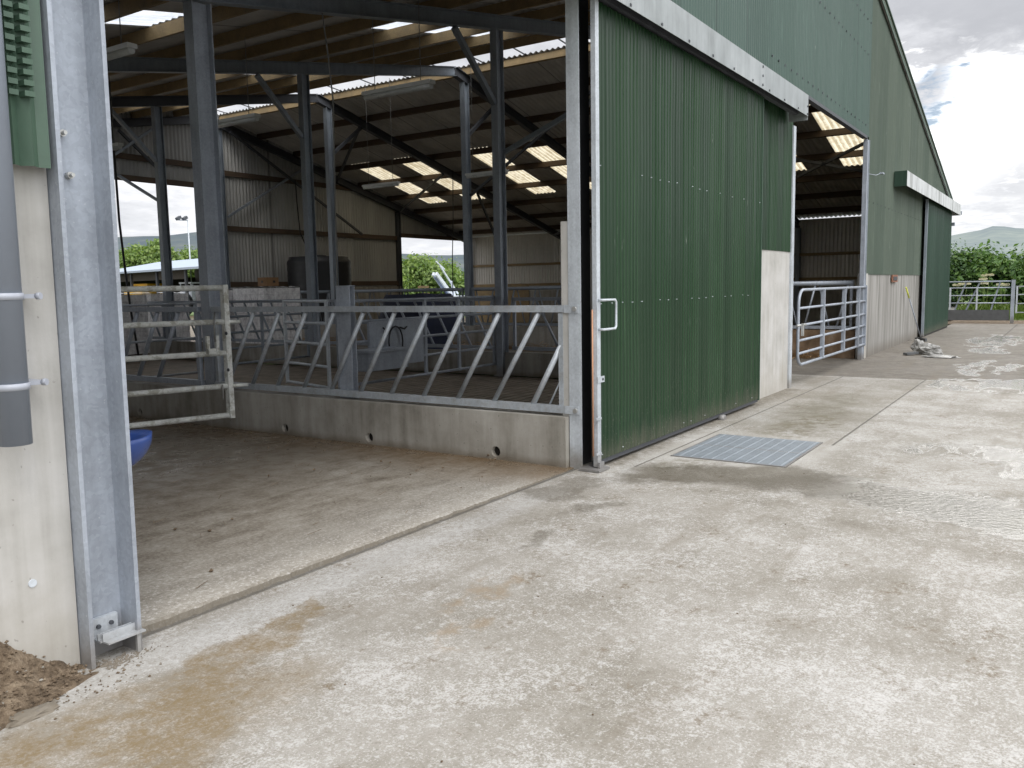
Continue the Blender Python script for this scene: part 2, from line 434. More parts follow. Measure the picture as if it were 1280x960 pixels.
    k = t.mix(t.math('MULTIPLY', far, .72), k, t.ramp(n2, (.35, (.10, .085, .065)), (.6, (.21, .185, .15))))
    bz = t.math('MULTIPLY', t.mr(X[0], 2.2, 2.9), t.math('MULTIPLY', t.mr(X[1], -1.6, -1.5), t.mr(X[0], 7.6, 7.9, 1, 0)))
    k = t.mix(t.math('MULTIPLY', bz, .35), k, (.22, .20, .155))
    mossy = t.math('MULTIPLY', ell(4.2, -.95, 1.9, .42, 0.), t.mr(n2, .4, .6, .3, 1))
    k = t.mix(t.math('MULTIPLY', mossy, .6), k, (.15, .135, .085))
    # pale surround of the grating
    sur = t.math('MULTIPLY', t.mr(t.math('ABSOLUTE', t.math('SUBTRACT', X[0], 1.38)), .8, .95, 1, 0), t.mr(t.math('ABSOLUTE', t.math('ADD', X[1], .95)), .62, .75, 1, 0))
    k = t.mix(t.math('MULTIPLY', sur, .4), k, (.54, .525, .49))
    ty = t.math('MULTIPLY', t.mr(t.noise(t.scale(P, (.35, 3.6, 1)), 1.1, 4, .55, .4), .55, .68), t.mr(n2, .38, .6, .25, 1))
    k = t.mix(t.math('MULTIPLY', ty, .42), k, (.21, .175, .125))
    # damp bands
    cen = t.math('MULTIPLY_ADD', t.math('ABSOLUTE', t.math('ADD', q[1], 1.55)), -.30, .36)
    band = t.math('MULTIPLY', t.mr(t.math('ABSOLUTE', t.math('SUBTRACT', q[0], cen)), .24, .50, 1, 0), t.mr(q[1], -.25, -.55))
    lobes = mx(ell(-.95, -.20, .26, .22), ell(-1.15, -.62, .30, .12), ell(-1.9, -.75, .26, .10), ell(-.55, -.25, .35, .2))
    w2 = mx(ell(.1, -3.0, .42, 1.0), ell(2.15, -2.75, .42, .75), ell(1.5, -3.6, .5, .9), ell(7.6, -2.6, 1.1, 1.3), ell(10.2, -2.2, 1.9, .55), ell(9.3, -4.2, 2.2, 1.4), ell(17.5, -1.8, 3.0, .7), ell(14.2, -2.0, 1.2, .5))
    drainst = t.math('MULTIPLY', mx(ell(2.9, -1.0, .9, .35), ell(.5, -.7, .3, .3)), t.mr(n2, .42, .58))
    k = t.mix(t.math('MULTIPLY', drainst, .55), k, (.16, .135, .075))
    dl = t.math('MULTIPLY', t.mr(t.math('ADD', X[1], t.math('MULTIPLY', t.math('SUBTRACT', n2, .5), .5)), -.30, -.12), t.math('MULTIPLY', t.mr(X[0], .1, .2), t.mr(X[0], 5.9, 6.1, 1, 0)))
    k = t.mix(t.math('MULTIPLY', dl, t.mr(m1, .40, .58, .15, .75)), k, (.13, .11, .075))
    w2 = t.math('MULTIPLY', w2, t.mr(t.noise(t.scale(P, (.55, 1.6, 1)), 1.5, 5, .65), .36, .60))
    damp = mx(band, t.math('MULTIPLY', lobes, .65), w2, t.math('MULTIPLY', far, .25))
    k = t.mix(t.math('MULTIPLY', damp, .9), k, t.mix(1., k, (.36, .33, .275), 'MULTIPLY'))
    # standing film
    film = mx(t.math('MULTIPLY', t.mr(band, .1, .5), t.mr(q[1], -1.7, -2.3)), t.mr(w2, .3, .6))
    film = t.math('MULTIPLY', film, t.mr(n2, .30, .44, .7, 1))
    # joints
    def line(coord, c, w, a0, a1, other):
        g = t.math('ADD', t.math('SUBTRACT', coord, c), t.math('MULTIPLY', t.math('SUBTRACT', n2, .5), .012))
        return t.math('MULTIPLY', t.mr(t.math('ABSOLUTE', g), w*.5, w, 1, 0), t.math('MULTIPLY', t.mr(other, a0-.01, a0+.01), t.mr(other, a1-.01, a1+.01, 1, 0)))
    j = mx(line(X[1], .035, .035, -4.2, -.1, X[0]), line(X[1], -1.55, .014, 1.9, 7.9, X[0]), line(X[0], 7.9, .02, -12, -.0, X[1]), line(X[0], 13.2, .03, -12, 0., X[1]), line(X[1], -1.9, .03, 13.2, 26., X[0]), line(X[0], 18.2, .03, -12, 0., X[1]), line(X[1], -.36, .012, .2, 7.9, X[0]))
    k = t.mix(t.math('MULTIPLY', j, .75), k, (.09, .08, .065))
    k = t.mix(1., k, (.80, .79, .782), 'MULTIPLY')
    rough = t.math('SUBTRACT', t.math('SUBTRACT', .86, t.math('MULTIPLY', damp, .22)), t.math('MULTIPLY', film, .58), clamp=True)
    h = t.math('ADD', t.math('MULTIPLY', n4, .5), t.math('ADD', t.math('MULTIPLY', n3, .8), t.math('MULTIPLY', br, .5)))
    h = t.math('MULTIPLY', t.math('ADD', h, t.math('MULTIPLY', t.math('MULTIPLY', film, t.math('MULTIPLY_ADD', band, .6, .4)), t.math('MULTIPLY', t.noise(t.scale(P, (1, .6, 1)), 34, 4, .6), 4.2))), t.math('SUBTRACT', 1., t.math('MULTIPLY', film, .15)))
    return pbsdf(t, k, rough, 0, t.math('SUBTRACT', h, t.math('MULTIPLY', j, 1.)), .42, .008, t.math('MULTIPLY_ADD', film, 1.2, .45, clamp=False))
M['yard'] = material('yard_concrete', yard_fn)
def fn(t):   # scraped passage floor, damp and brown near the wall
    P = t.geo()['Position']; X = t.sep(P)
    st = t.noise(t.scale(P, (1.1, 5.5, 1)), 1.1, 6, .65, .6); n2 = t.noise(P, 5, 6, .7); n3 = t.noise(P, 45, 4, .7); n1 = t.noise(P, .9, 5, .6)
    f = t.math('ADD', t.math('MULTIPLY', st, .34), t.math('ADD', t.math('MULTIPLY', n2, .32), t.math('MULTIPLY', n3, .34)))
    k = t.ramp(f, (.38, (.10, .083, .06)), (.46, (.185, .16, .125)), (.54, (.265, .24, .20)), (.63, (.36, .34, .30)))
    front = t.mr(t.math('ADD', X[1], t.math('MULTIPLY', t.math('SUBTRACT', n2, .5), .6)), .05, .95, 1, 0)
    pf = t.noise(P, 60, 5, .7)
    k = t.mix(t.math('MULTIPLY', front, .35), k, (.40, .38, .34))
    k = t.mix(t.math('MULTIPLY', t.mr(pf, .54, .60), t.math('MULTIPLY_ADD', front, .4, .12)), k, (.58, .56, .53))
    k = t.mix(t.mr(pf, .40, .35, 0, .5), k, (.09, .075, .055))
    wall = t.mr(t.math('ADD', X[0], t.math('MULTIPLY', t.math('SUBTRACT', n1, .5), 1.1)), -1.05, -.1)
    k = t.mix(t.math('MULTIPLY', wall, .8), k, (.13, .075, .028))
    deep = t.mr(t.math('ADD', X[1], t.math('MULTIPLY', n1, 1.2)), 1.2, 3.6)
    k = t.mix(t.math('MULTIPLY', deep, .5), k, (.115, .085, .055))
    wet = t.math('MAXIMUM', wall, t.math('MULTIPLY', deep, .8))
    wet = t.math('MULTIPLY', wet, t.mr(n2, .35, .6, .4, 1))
    k = t.mix(t.mr(t.noise(P, 55, 2, .5), .7, .75, 0, .5), k, (.1, .085, .07))
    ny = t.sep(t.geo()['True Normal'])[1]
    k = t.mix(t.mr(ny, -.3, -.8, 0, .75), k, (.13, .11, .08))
    return pbsdf(t, k, t.math('MULTIPLY_ADD', wet, -.60, .74), 0, t.math('MULTIPLY_ADD', n3, .8, t.math('MULTIPLY', st, .6)), .3, .006)
M['passage'] = material('scraped_concrete', fn)
def fn(t):
    P = t.geo()['Position']
    n = t.noise(P, 3, 6, .7); d = t.noise(P, 40, 3, .6)
    k = t.ramp(n, (.3, (.11, .085, .06)), (.7, (.27, .225, .17)))
    return pbsdf(t, k, .65, 0, d, .2, .005)
M['slat'] = material('slat_concrete', fn)
M['pit'] = simple('dark_pit', (.015, .012, .01), .9)
def fn(t):
    P = t.geo()['Position']
    n = t.noise(P, 9, 6, .7); d = t.noise(P, 60, 4, .7); c = t.noise(P, 30, 5, .75)
    k = t.ramp(t.math('MULTIPLY_ADD', c, .5, t.math('MULTIPLY', n, .5)), (.36, (.062, .043, .026)), (.5, (.145, .104, .066)), (.64, (.29, .225, .155)))
    return pbsdf(t, k, .92, 0, t.math('ADD', d, c), .8, .012)
M['soil'] = material('loose_soil', fn)
def fn(t):
    P = t.geo()['Position']
    n = t.noise(P, .12, 5, .6); d = t.noise(P, 3, 5, .7)
    k = t.ramp(t.math('MULTIPLY_ADD', d, .5, t.math('MULTIPLY', n, .5)), (.3, (.045, .085, .02)), (.7, (.13, .19, .05)))
    return pbsdf(t, k, .9, 0, d, .5, .05)
M['grass'] = material('meadow_grass', fn)
def leaf_fn(a, b, c, tr=.35):
    def fn(t):
        g = t.geo(); ri = g['Random Per Island']; P = g['Position']
        n = t.noise(P, .9, 3, .6)
        f = t.math('MULTIPLY_ADD', ri, .55, t.math('MULTIPLY', n, .45))
        k = t.ramp(f, (.2, a), (.5, b), (.8, c))
        d = pbsdf(t, k, .55, 0, None)
        tl = t.node('ShaderNodeBsdfTranslucent'); t.l.new(t.mix(1., k, (1.3, 1.35, .7), 'MULTIPLY'), tl.inputs[0])
        m = t.node('ShaderNodeMixShader', {0: tr}); t.l.new(d, m.inputs[1]); t.l.new(tl.outputs[0], m.inputs[2])
        return m.outputs[0]
    return fn
M['leaf_hedge'] = material('hedge_leaves', leaf_fn((.022, .062, .012), (.075, .16, .03), (.19, .30, .075), .25))
M['leaf_hedge2'] = material('hawthorn_leaves', leaf_fn((.014, .042, .012), (.045, .105, .026), (.12, .2, .06), .2))
M['leaf_tree'] = material('tree_leaves', leaf_fn((.075, .13, .03), (.16, .25, .06), (.29, .38, .12)))
M['blade'] = material('grass_blades', leaf_fn((.07, .12, .025), (.13, .2, .04), (.24, .29, .09)))
M['flower'] = simple('cream_flowers', (.70, .68, .48), .7, 0, .1)
M['bark'] = simple('bark', (.08, .06, .045), .9, 0, .4, 8, .4)
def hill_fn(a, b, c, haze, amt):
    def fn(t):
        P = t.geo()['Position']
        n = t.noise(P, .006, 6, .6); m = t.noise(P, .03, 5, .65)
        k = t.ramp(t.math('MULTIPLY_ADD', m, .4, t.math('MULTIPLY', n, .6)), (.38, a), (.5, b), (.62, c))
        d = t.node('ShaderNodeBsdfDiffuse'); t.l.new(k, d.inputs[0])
        e = t.node('ShaderNodeEmission', {'Color': (*haze, 1), 'Strength': 1.})  # aerial haze painted onto the hills as a steady glow
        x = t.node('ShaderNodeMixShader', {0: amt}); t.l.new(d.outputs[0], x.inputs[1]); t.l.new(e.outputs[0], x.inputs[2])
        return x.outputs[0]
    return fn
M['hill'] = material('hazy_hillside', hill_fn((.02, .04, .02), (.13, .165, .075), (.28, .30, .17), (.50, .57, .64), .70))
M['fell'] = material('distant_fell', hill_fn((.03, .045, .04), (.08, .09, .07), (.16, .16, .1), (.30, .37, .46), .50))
M['bluewhite'] = simple('pale_painted_steel', (.62, .66, .72), .4, .1)
M['bluesteel'] = simple('blue_grey_steel', (.12, .16, .25), .4, .1)
M['yellow'] = simple('yellow_paint', (.65, .38, .03), .45)
M['fibre'] = simple('pale_blue_roof', (.36, .42, .50), .7, 0, .1, 1.5)
M['darkwood'] = simple('dark_boarding', (.05, .042, .033), .85)
M['rubber'] = simple('dark_rubber_sheet', (.085, .088, .09), .7, 0, .3, 9)
M['gap_shade'] = simple('dark_gap_shade', (.018, .019, .022), .7)
M['grate'] = simple('bright_galvanised_grating', (.34, .375, .41), .5, .1, .15, 9)
M['lime'] = simple('yellow_grip', (.55, .58, .08), .5)
M['plastic_bag'] = simple('clear_sacking', (.27, .265, .25), .3, 0, .35, 14, .5)
M['straw'] = simple('straw_litter', (.33, .2, .085), .9, 0, .5, 25, .8)

# ------------------------------------------------------------------ measures
BAY = 4.73; BK = 4*BAY
RX = 10.95                                   # ridge
def rt_l(x): return 6.85+.183*(x-RX)         # rafter top, left / right slope
def rt_r(x): return 6.85-.243*(x-RX)
def rtop(x): return rt_l(x) if x < RX else rt_r(x)
XL, XE = -9.0, 24.55
PUR = .17
LEAN = .010

# ================================================================== the shed
shed = thing('cattle_shed', 'large green and galvanised steel cattle shed with open bays and a sliding door', 'cattle shed', (10, 9, 0))

def hpost(name, X, Y, z0, z1, d=.2, w=.13, mat='galv', tf=.013, tw=.009, parent=shed, label=None):
    b = MB()
    b.box(X-d/2, X-d/2+tf, Y-w/2, Y+w/2, z0, z1); b.box(X+d/2-tf, X+d/2, Y-w/2, Y+w/2, z0, z1)
    b.box(X-d/2+tf, X+d/2-tf, Y-tw/2, Y+tw/2, z0, z1)
    if z0 < .1: b.box(X-d/2-.04, X+d/2+.04, Y-w/2-.03, Y+w/2+.03, z0, z0+.02)
    o = b.build('steel_post', M[mat], parent)
    if label: o['label'] = label
    return o
# frame posts
for k in (1, 2, 3, 4):
    hpost('p', 0.03, k*BAY, 0, rt_l(0)-.22, .25, .15, 'galv_dk' if k > 1 else 'galv')
    hpost('p', -4.2, k*BAY, 0, rt_l(-4.2)-.22, .25, .15, 'galv_dk')
dx = {1: 5.80, 2: 6.0, 3: 5.98, 4: 5.95}
for k in (1, 2, 3, 4): hpost('p', dx[k], k*BAY, 0, rt_l(dx[k])-.22, .2, .13, 'galv_dk' if k > 1 else 'galv')
for k in (1, 2, 3, 4): hpost('p', 11.33, k*BAY, 0, rt_r(11.33)-.22, .2, .14, 'galv_dk')
for k in (1, 2, 3, 4): hpost('p', 19.6, k*BAY, 0, rt_r(19.6)-.22, .2, .14, 'steel_dark')
for k in (0, 1, 2, 3, 4): hpost('p', 24.36, k*BAY+(.12 if k == 0 else 0), 0, rt_r(24.36)-.22, .2, .14, 'galv_dk')
# facade posts
b = MB(); b.box(-.105, -.092, -.03, .082, 0, 5.0); b.box(-.092, -.05, .066, .076, 0, 5.0); b.box(-.05, .215, .05, .06, 0, 5.0, 1)  # last box: dark plate standing in for shade between post and door
b.build('steel_post', [M['galv_lt'], M['gap_shade']], shed)['label'] = 'pale galvanised door post at the end of the low wall'
b = MB(); b.box(6.02, 6.14, -.03, .1, 0, 3.64); b.build('steel_post', M['galv_lt'], shed)
b = MB(); b.box(10.98, 10.995, -.035, .04, 0, 4.115); b.box(11.175, 11.19, -.035, .04, 0, 4.115); b.box(10.995, 11.175, -.02, -.008, 0, 4.115)
b.build('steel_post', M['galv'], shed)
# near left H post (leans very slightly)
b = MB()
b.box(-4.327, -4.309, -.105, .11, -.03, 5); b.box(-4.12, -4.102, -.105, .11, -.03, 5); b.box(-4.309, -4.12, .012, .026, -.03, 5)
b.shear(LEAN, 1.2)
npost = b.build('steel_post', M['galv'], shed); npost['label'] = 'nearest wide galvanised H post with a foot bracket'
for (x, z) in ((-4.245, 2.13), (-4.225, 1.97)):
    b = MB(); b.tube([(x, .012, z), (x, -.012, z)], .014, 8); b.tube([(x, -.012, z), (x, -.03, z)], .008, 8)
    b.shear(LEAN, 1.2); b.build('bolt', M['bolt'], npost)
b = MB()   # floor guide bracket at its foot
b.box(-4.270, -4.150, -.012, .010, .085, .165); b.box(-4.270, -4.13, -.08, -.012, .085, .092)
b.box(-4.270, -4.11, -.062, -.055, .092, .118); b.box(-4.262, -4.095, -.125, -.08, .085, .092); b.box(-4.262, -4.095, -.087, -.08, .092, .122)
b.box(-4.13, -4.115, -.115, -.10, 0, .085)
for x in (-4.238, -4.182): b.tube([(x, -.012, .132), (x, -.024, .132)], .009, 6, 1)
b.shear(LEAN, 1.2)
b.build('floor_guide', [M['galv_lt'], M['steel_dark']], npost)

# rafters
for k in range(5):
    y = k*BAY if k < 4 else BK-.08
    if k == 0: y = .17
    m = 'galv_dk' if k in (1, 2) else 'steel_dark'
    b = MB(); b.ibeam((XL, y, rt_l(XL)-.11), (RX-.005, y, rt_l(RX)-.11), .22, .14); b.build('rafter', M[m], shed)
    b = MB(); b.ibeam((RX+.005, y, rt_r(RX)-.11), (XE-.2, y, rt_r(XE-.2)-.11), .22, .14); b.build('rafter', M['steel_dark'], shed)
# knee braces
for k in (1, 2, 3):
    X = dx[k]; y = k*BAY
    b = MB(); b.bar((X-.1, y, 4.5), (X-1.15, y, rt_l(X-1.15)-.24), .08, .08); b.build('brace', M['galv_dk'], shed)
    b = MB(); b.bar((11.44, y, 5.3), (12.65, y, rt_r(12.65)-.24), .08, .08); b.build('brace', M['steel_dark'], shed)
    b = MB(); b.bar((11.24, y, 4.3), (9.9, y-.0, 5.2), .05, .05) if False else b.bar((19.5, y, 3.3), (18.4, y, rt_r(18.4)-.24), .07, .07); b.build('brace', M['steel_dark'], shed)
b = MB(); b.bar((5.82, BAY-.1, 3.72), (5.82, .3, 5.35), .07, .07); b.build('brace', M['galv_dk'], shed)
b = MB(); b.bar((11.35, 2*BAY-.1, 3.8), (11.35, 1.2*BAY, 6.0), .06, .06); b.build('brace', M['steel_dark'], shed)
for (p, q, m) in (((11.4, 18.74, 3.85), (14.7, 18.74, rt_r(14.7)-.25), 'galv_dk'), ((11.6, 18.68, rt_r(11.6)-.25), (17.3, 18.68, 3.55), 'steel_dark'),
                  ((7.9, 18.74, rt_l(7.9)-.3), (9.0, 18.74, 5.1), 'steel_dark'), ((7.7, 18.68, 5.3), (8.95, 18.68, rt_l(8.95)-.3), 'galv_dk'), ((7.7, 18.62, 4.75), (9.1, 18.62, 4.05), 'galv_dk'),
                  ((16.5, 14.2, rt_r(16.5)-.25), (19.5, 18.7, rt_r(19.5)-.25), 'steel_dark'), ((20.5, 9.5, rt_r(20.5)-.25), (23.5, 14.1, rt_r(23.5)-.25), 'steel_dark'), ((12.6, 14.2, rt_r(12.6)-.25), (16.2, 18.8, rt_r(16.2)-.25), 'steel_dark'), ((12.6, 4.8, rt_r(12.6)-.25), (16.2, 9.4, rt_r(16.2)-.25), 'steel_dark'), ((16.5, .3, rt_r(16.5)-.3), (20.4, 4.7, rt_r(20.4)-.3), 'steel_dark'), ((20.5, .3, rt_r(20.5)-.3), (16.6, 4.7, rt_r(16.6)-.3), 'steel_dark')):
    b = MB(); b.bar(p, q, .07, .07); b.build('brace', M[m], shed)
# purlins
for i in range(14):
    x = 9.8-1.35*i
    if x < XL+.1: break
    b = MB(); z = rt_l(x); b.bar((x, .22, z+PUR/2), (x, BK-.02, z+PUR/2), .07, PUR, (-.18, 0, 1)); b.build('purlin', M['timber'], shed)
for x in (12.85, 14.35, 15.9, 17.45, 19.0, 20.6, 22.15, 23.6):
    b = MB(); z = rt_r(x); b.bar((x, .22, z+PUR/2), (x, BK-.02, z+PUR/2), .07, PUR, (.24, 0, 1)); b.build('purlin', M['timber' if x < 12 else 'timber_dk'], shed)
b = MB(); b.bar((11.42, .22, rt_r(11.42)+PUR/2), (11.42, BK-.02, rt_r(11.42)+PUR/2), .07, PUR, (.24, 0, 1)); b.build('purlin', M['timber'], shed) if True else b.bar((10.6, .22, rt_l(10.6)+PUR/2), (10.6, BK-.02, rt_l(10.6)+PUR/2), .07, PUR, (-.18, 0, 1))

# roof sheets with rooflights left out
def roof_slope(x0, x1, zf, lights, mat_l, lightname):
    ys = sorted({-.08, BK+.08} | {y for l in lights for y in (l[2], l[3])})
    b = MB()
    def strip(bb, xa, xb, ya, yb):
        bb.corr(None, None, (0, 0, 1), ya, yb, lambda u: (xa, u, zf(xa)), lambda u: (xb, u, zf(xb)), .15, .022, 6)
    for ya, yb in zip(ys, ys[1:]):
        cuts = sorted([(l[0], l[1]) for l in lights if l[2] <= ya+1e-6 and l[3] >= yb-1e-6])
        xa = x0
        for c0, c1 in cuts:
            if c0 > xa: strip(b, xa, c0, ya, yb)
            xa = c1
        if xa < x1: strip(b, xa, x1, ya, yb)
    b.build('roof_sheet', M['roof'], shed, keep=False)
    for l in lights:
        bb = MB(); strip(bb, *l); bb.build('rooflight', M[mat_l], shed)
LL = [(5.15, 8.6, 1.4, 2.3), (5.15, 8.6, 6.1, 7.05), (5.15, 8.6, 11.3, 12.2), (5.15, 8.6, 16.0, 16.9),
      (-2.3, 1.65, 2.3, 3.2), (-2.3, 1.65, 7.05, 7.95), (-2.3, 1.65, 12.2, 13.0), (-2.3, 1.65, 16.9, 17.7)]
RL = [(15.95, 20.15, a, a+.9) for a in (1.45, 3.4, 5.35, 7.2, 10.03, 12.0, 14.93, 16.88)]
roof_slope(XL-.1, 10.72, lambda x: rt_l(x)+PUR+.03, LL, 'sky_white', 'l')
roof_slope(11.36, XE+.12, lambda x: rt_r(x)+PUR+.03, RL, 'sky_yellow', 'r')
# ridge brackets
for i in range(16):
    y = .5+i*1.2
    b = MB(); b.bar((10.70, y, rt_l(10.70)+PUR+.03), (11.40, y, rt_r(11.40)+PUR+.03), .03, .02); b.build('ridge_bracket', M['steel_dark'], shed)

# facade cladding
FX = 11.15
def ztop(x): return rtop(x)+.14
b = MB()
def piece(x0, x1, zl, y=-.012, bb=b):
    bb.corr(None, None, (0, 1, 0), x0, x1, lambda u: (u, y, zl), lambda u: (u, y, ztop(u)), .076, .009, 6, 0, 9, .005)
piece(XL, -4.40, 1.97); piece(-4.40, 0.22, 3.95); piece(0.22, 3.9, 3.9); piece(3.9, 6.05, 3.9); piece(6.05, RX, 4.17); piece(RX, FX, 4.17)
def screws(bb, x0, x1, z, step, y, m, s=.011):
    x = x0
    while x < x1:
        bb.box(x-s, x+s, y-.008, y, z-s, z+s, m); x += step*(1+.1*rnd.uniform(-1, 1))
for z in (4.35, 5.6, 6.2): screws(b, 5., 11.1 if z < 6.2 else 11.1, z, .3, -.021, 1, .012)
gl = b.build('gable_cladding', [M['green_gable'], M['steel_dark']], shed)
gl['label'] = 'newer blue-green corrugated cladding left of the ridge'
b = MB(); piece(FX, 24.55, 1.62, -.012, b); screws(b, FX+.2, 24, 5.2, .45, -.021, 1, .01) if False else None
screws(b, FX+.2, 18.1, 3.0, .4, -.021, 1, .01)
b.build('gable_cladding', [M['green_old'], M['steel_dark']], shed)['label'] = 'faded olive green corrugated cladding right of the ridge'
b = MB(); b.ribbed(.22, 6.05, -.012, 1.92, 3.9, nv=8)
b.build('wall_cladding', [M['green_new'], M['galv_lt'], M['green_worn_glint']], shed)
# verge flashing
b = MB(); b.bar((RX, -.05, rt_r(RX)+.24), (XE+.15, -.05, rt_r(XE+.15)+.24), .12, .025, (.24, 0, 1)); b.bar((RX, -.07, rt_r(RX)+.17), (XE+.15, -.07, rt_r(XE+.15)+.17), .012, .13, (.24, 0, 1)); b.build('verge_flashing', M['green_trim'], shed)
b = MB(); b.bar((XL, -.05, rt_l(XL)+.24), (RX, -.05, rt_l(RX)+.24), .12, .025, (-.18, 0, 1)); b.build('verge_flashing', M['green_trim'], shed)
# opening trim
b = MB(); b.box(6.05, 10.98, -.03, .06, 4.12, 4.17); b.build('lintel_trim', M['steel_dark'], shed)
# gutter at the right eaves
b = MB(); b.box(XE+.04, XE+.22, -.28, BK+.1, rt_r(XE)+.0, rt_r(XE)+.1); b.build('gutter', M['pvc'], shed)
b = MB(); b.box(XE-.02, XE+.14, -.10, .02, 3.2, 3.3); b.build('eaves_bracket', M['pvc'], shed)

# concrete panels in the facade
b = MB(); b.box(XL, -4.331, -.03, .09, -.1, 2.0); b.shear(LEAN, 1.2)
pnl = b.build('concrete_panel', M['conc_panel'], shed); pnl['label'] = 'pale stained concrete panel beside the nearest post'
b = MB(); b.tube([(-4.495, -.024, .40), (-4.495, -.034, .40)], .016, 12); b.shear(LEAN, 1.2); b.build('plug', M['galv_lt'], pnl)
b = MB(); b.box(.24, 5.28, -.004, .1, 0, 1.925); b.box(5.284, 6.018, -.004, .1, 0, 1.925); b.build('concrete_panel', M['conc_panel'], shed)
b = MB(); b.box(11.45, 24.5, -.0, .1, 0, 1.63); b.build('concrete_panel', M['conc_old'], shed)
b = MB(); b.box(11.195, 11.445, -.02, .12, 0, 1.64); b.build('concrete_panel', M['conc_panel'], shed)
# green corner flashing above the near panel
b = MB()
prof = [(x-.055, y) for x, y in [(-4.52, -.05), (-4.49, -.10), (-4.455, -.075), (-4.43, -.11), (-4.40, -.085), (-4.365, -.115), (-4.335, -.09), (-4.295, -.10), (-4.283, -.06)]]
for (x0, y0), (x1, y1) in zip(prof, prof[1:]):
    b.quad((x0, y0, 1.975), (x1, y1, 1.975), (x1, y1, 4.3), (x0, y0, 4.3))
z = 2.22
while z < 4.2:
    b.box(-4.445, -4.408, -.135, -.075, z, z+.019); b.box(-4.495, -4.462, -.125, -.06, z, z+.019); z += .038
b.shear(LEAN, 1.2)
b.build('corner_flashing', M['green_trim'], shed)
# downpipe
b = MB(); b.tube([(-4.585, -.17, .97), (-4.585, -.17, 4.2)], .055, 24); b.shear(LEAN, 1.2)
dp = b.build('downpipe', M['pvc'], shed)
for z in (1.18, 1.5):
    b = MB(); b.tube([(-4.585, -.17, z-.012), (-4.585, -.17, z+.012)], .060, 24); b.box(-4.57, -4.445, -.125, -.033, z-.008, z+.008); b.tube([(-4.448, -.12, z), (-4.44, -.135, z)], .013, 8)
    b.shear(LEAN, 1.2); b.build('pipe_clip', M['pvc_lt'], dp)

# door track covers
b = MB(); b.box(-4.6, 5.75, -.285, -.28, 3.69, 3.96); b.box(-4.6, 5.75, -.28, -.03, 3.955, 3.96); b.box(5.742, 5.75, -.28, -.03, 3.64, 3.955)
n0 = len(b.v)
for x in [0.3+i*.62 for i in range(9)]: b.box(x-.011, x+.011, -.293, -.285, 3.705, 3.725, 1)
for z in (3.72, 3.82, 3.92): b.box(3.75, 3.772, -.293, -.285, z, z+.022, 1)
for z in (3.7, 3.8): b.box(5.70, 5.722, -.293, -.285, z, z+.022, 1)
b.build('door_track_cover', [M['cover'], M['steel_dark']], shed)['label'] = 'long pale metal track cover above the big green sliding door'
b = MB(); b.box(-4.6, 5.7, -.17, -.10, 3.72, 3.80); b.build('door_track', M['steel_dark'], shed)
b = MB(); b.box(13.9, 24.35, -.285, -.28, 3.50, 3.82); b.box(13.9, 24.35, -.28, -.03, 3.815, 3.82); b.box(13.892, 13.9, -.285, -.03, 3.5, 3.82, 1); b.box(24.35, 24.358, -.285, -.03, 3.5, 3.82)
b.build('door_track_cover', [material('stained_white_metal', lambda t: pbsdf(t, t.ramp(t.noise(t.scale(t.geo()['Position'], (3, 3, .6)), 1., 6, .7), (.36, (.30, .31, .30)), (.52, (.58, .60, .60))), .45)), M['green_dark']], shed)['label'] = 'stained white track cover at the far end of the front'

# main sliding door
D0, D1 = -.075, 4.26
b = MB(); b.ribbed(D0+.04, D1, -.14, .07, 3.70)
for z in (.12, 1.36, 2.45): 
    x = D0+.0915
    while x < D1:
        zz = z+rnd.uniform(-.006, .006)
        if rnd.random() < (.4 if z < 1 else .7): b.box(x-.0042, x+.0042, -.158, -.13, zz-.0038, zz+.0038, 1)
        x += .1965
door = b.build('sliding_door', [M['green_new'], M['galv_lt'], M['green_worn_glint']], shed); door['label'] = 'big dark green corrugated sliding door with galvanised leading edge'
b = MB(); b.box(D0-.005, D0+.055, -.165, -.125, .03, 3.70); b.build('edge_channel', M['galv_lt'], door)
b = MB(); b.box(D0+.05, D1, -.127, -.085, .03, .07); b.build('bottom_rail', M['steel_dark'], door)
b = MB(); b.box(D1-.012, D1+.004, -.15, -.10, .05, 3.69); b.build('edge_trim', M['green_trim'], door)
b = MB(); b.tube([(D0+.02, -.165, 1.385), (D0+.02, -.215, 1.385), (D0+.215, -.215, 1.385), (D0+.235, -.215, 1.365), (D0+.235, -.215, 1.17), (D0+.215, -.215, 1.15), (D0+.02, -.215, 1.15), (D0+.02, -.165, 1.15)], .011, 8)
b.build('handle', M['galv_lt'], door)
b = MB(); b.box(D0-.01, D0+.105, -.173, -.165, .72, .77); b.tube([(D0+.075, -.178, .745), (D0+.075, -.17, .745)], .012, 8, 1); b.build('latch_plate', [M['galv_lt'], M['steel_dark']], door)
b = MB(); b.tube([(D0-.028, -.135, .12), (D0-.028, -.135, 1.31)], .007, 8); b.build('drop_bolt', M['copper'], door)
b = MB()
for z in (.13, .42): b.box(D0-.045, D0+.04, -.178, -.166, z, z+.018)
b.build('bolt_bracket', M['galv_lt'], door)
b = MB(); b.box(D0-.09, D0+.10, -.22, -.03, .004, .022); b.box(D0-.02, D0+.06, -.19, -.17, .022, .07); b.build('floor_guide', M['galv'], door)
b = MB(); b.tube([(2.9, -.19, .01), (2.9, -.11, .01)], .045, 10); b.build('guide_roller', M['galv'], door)

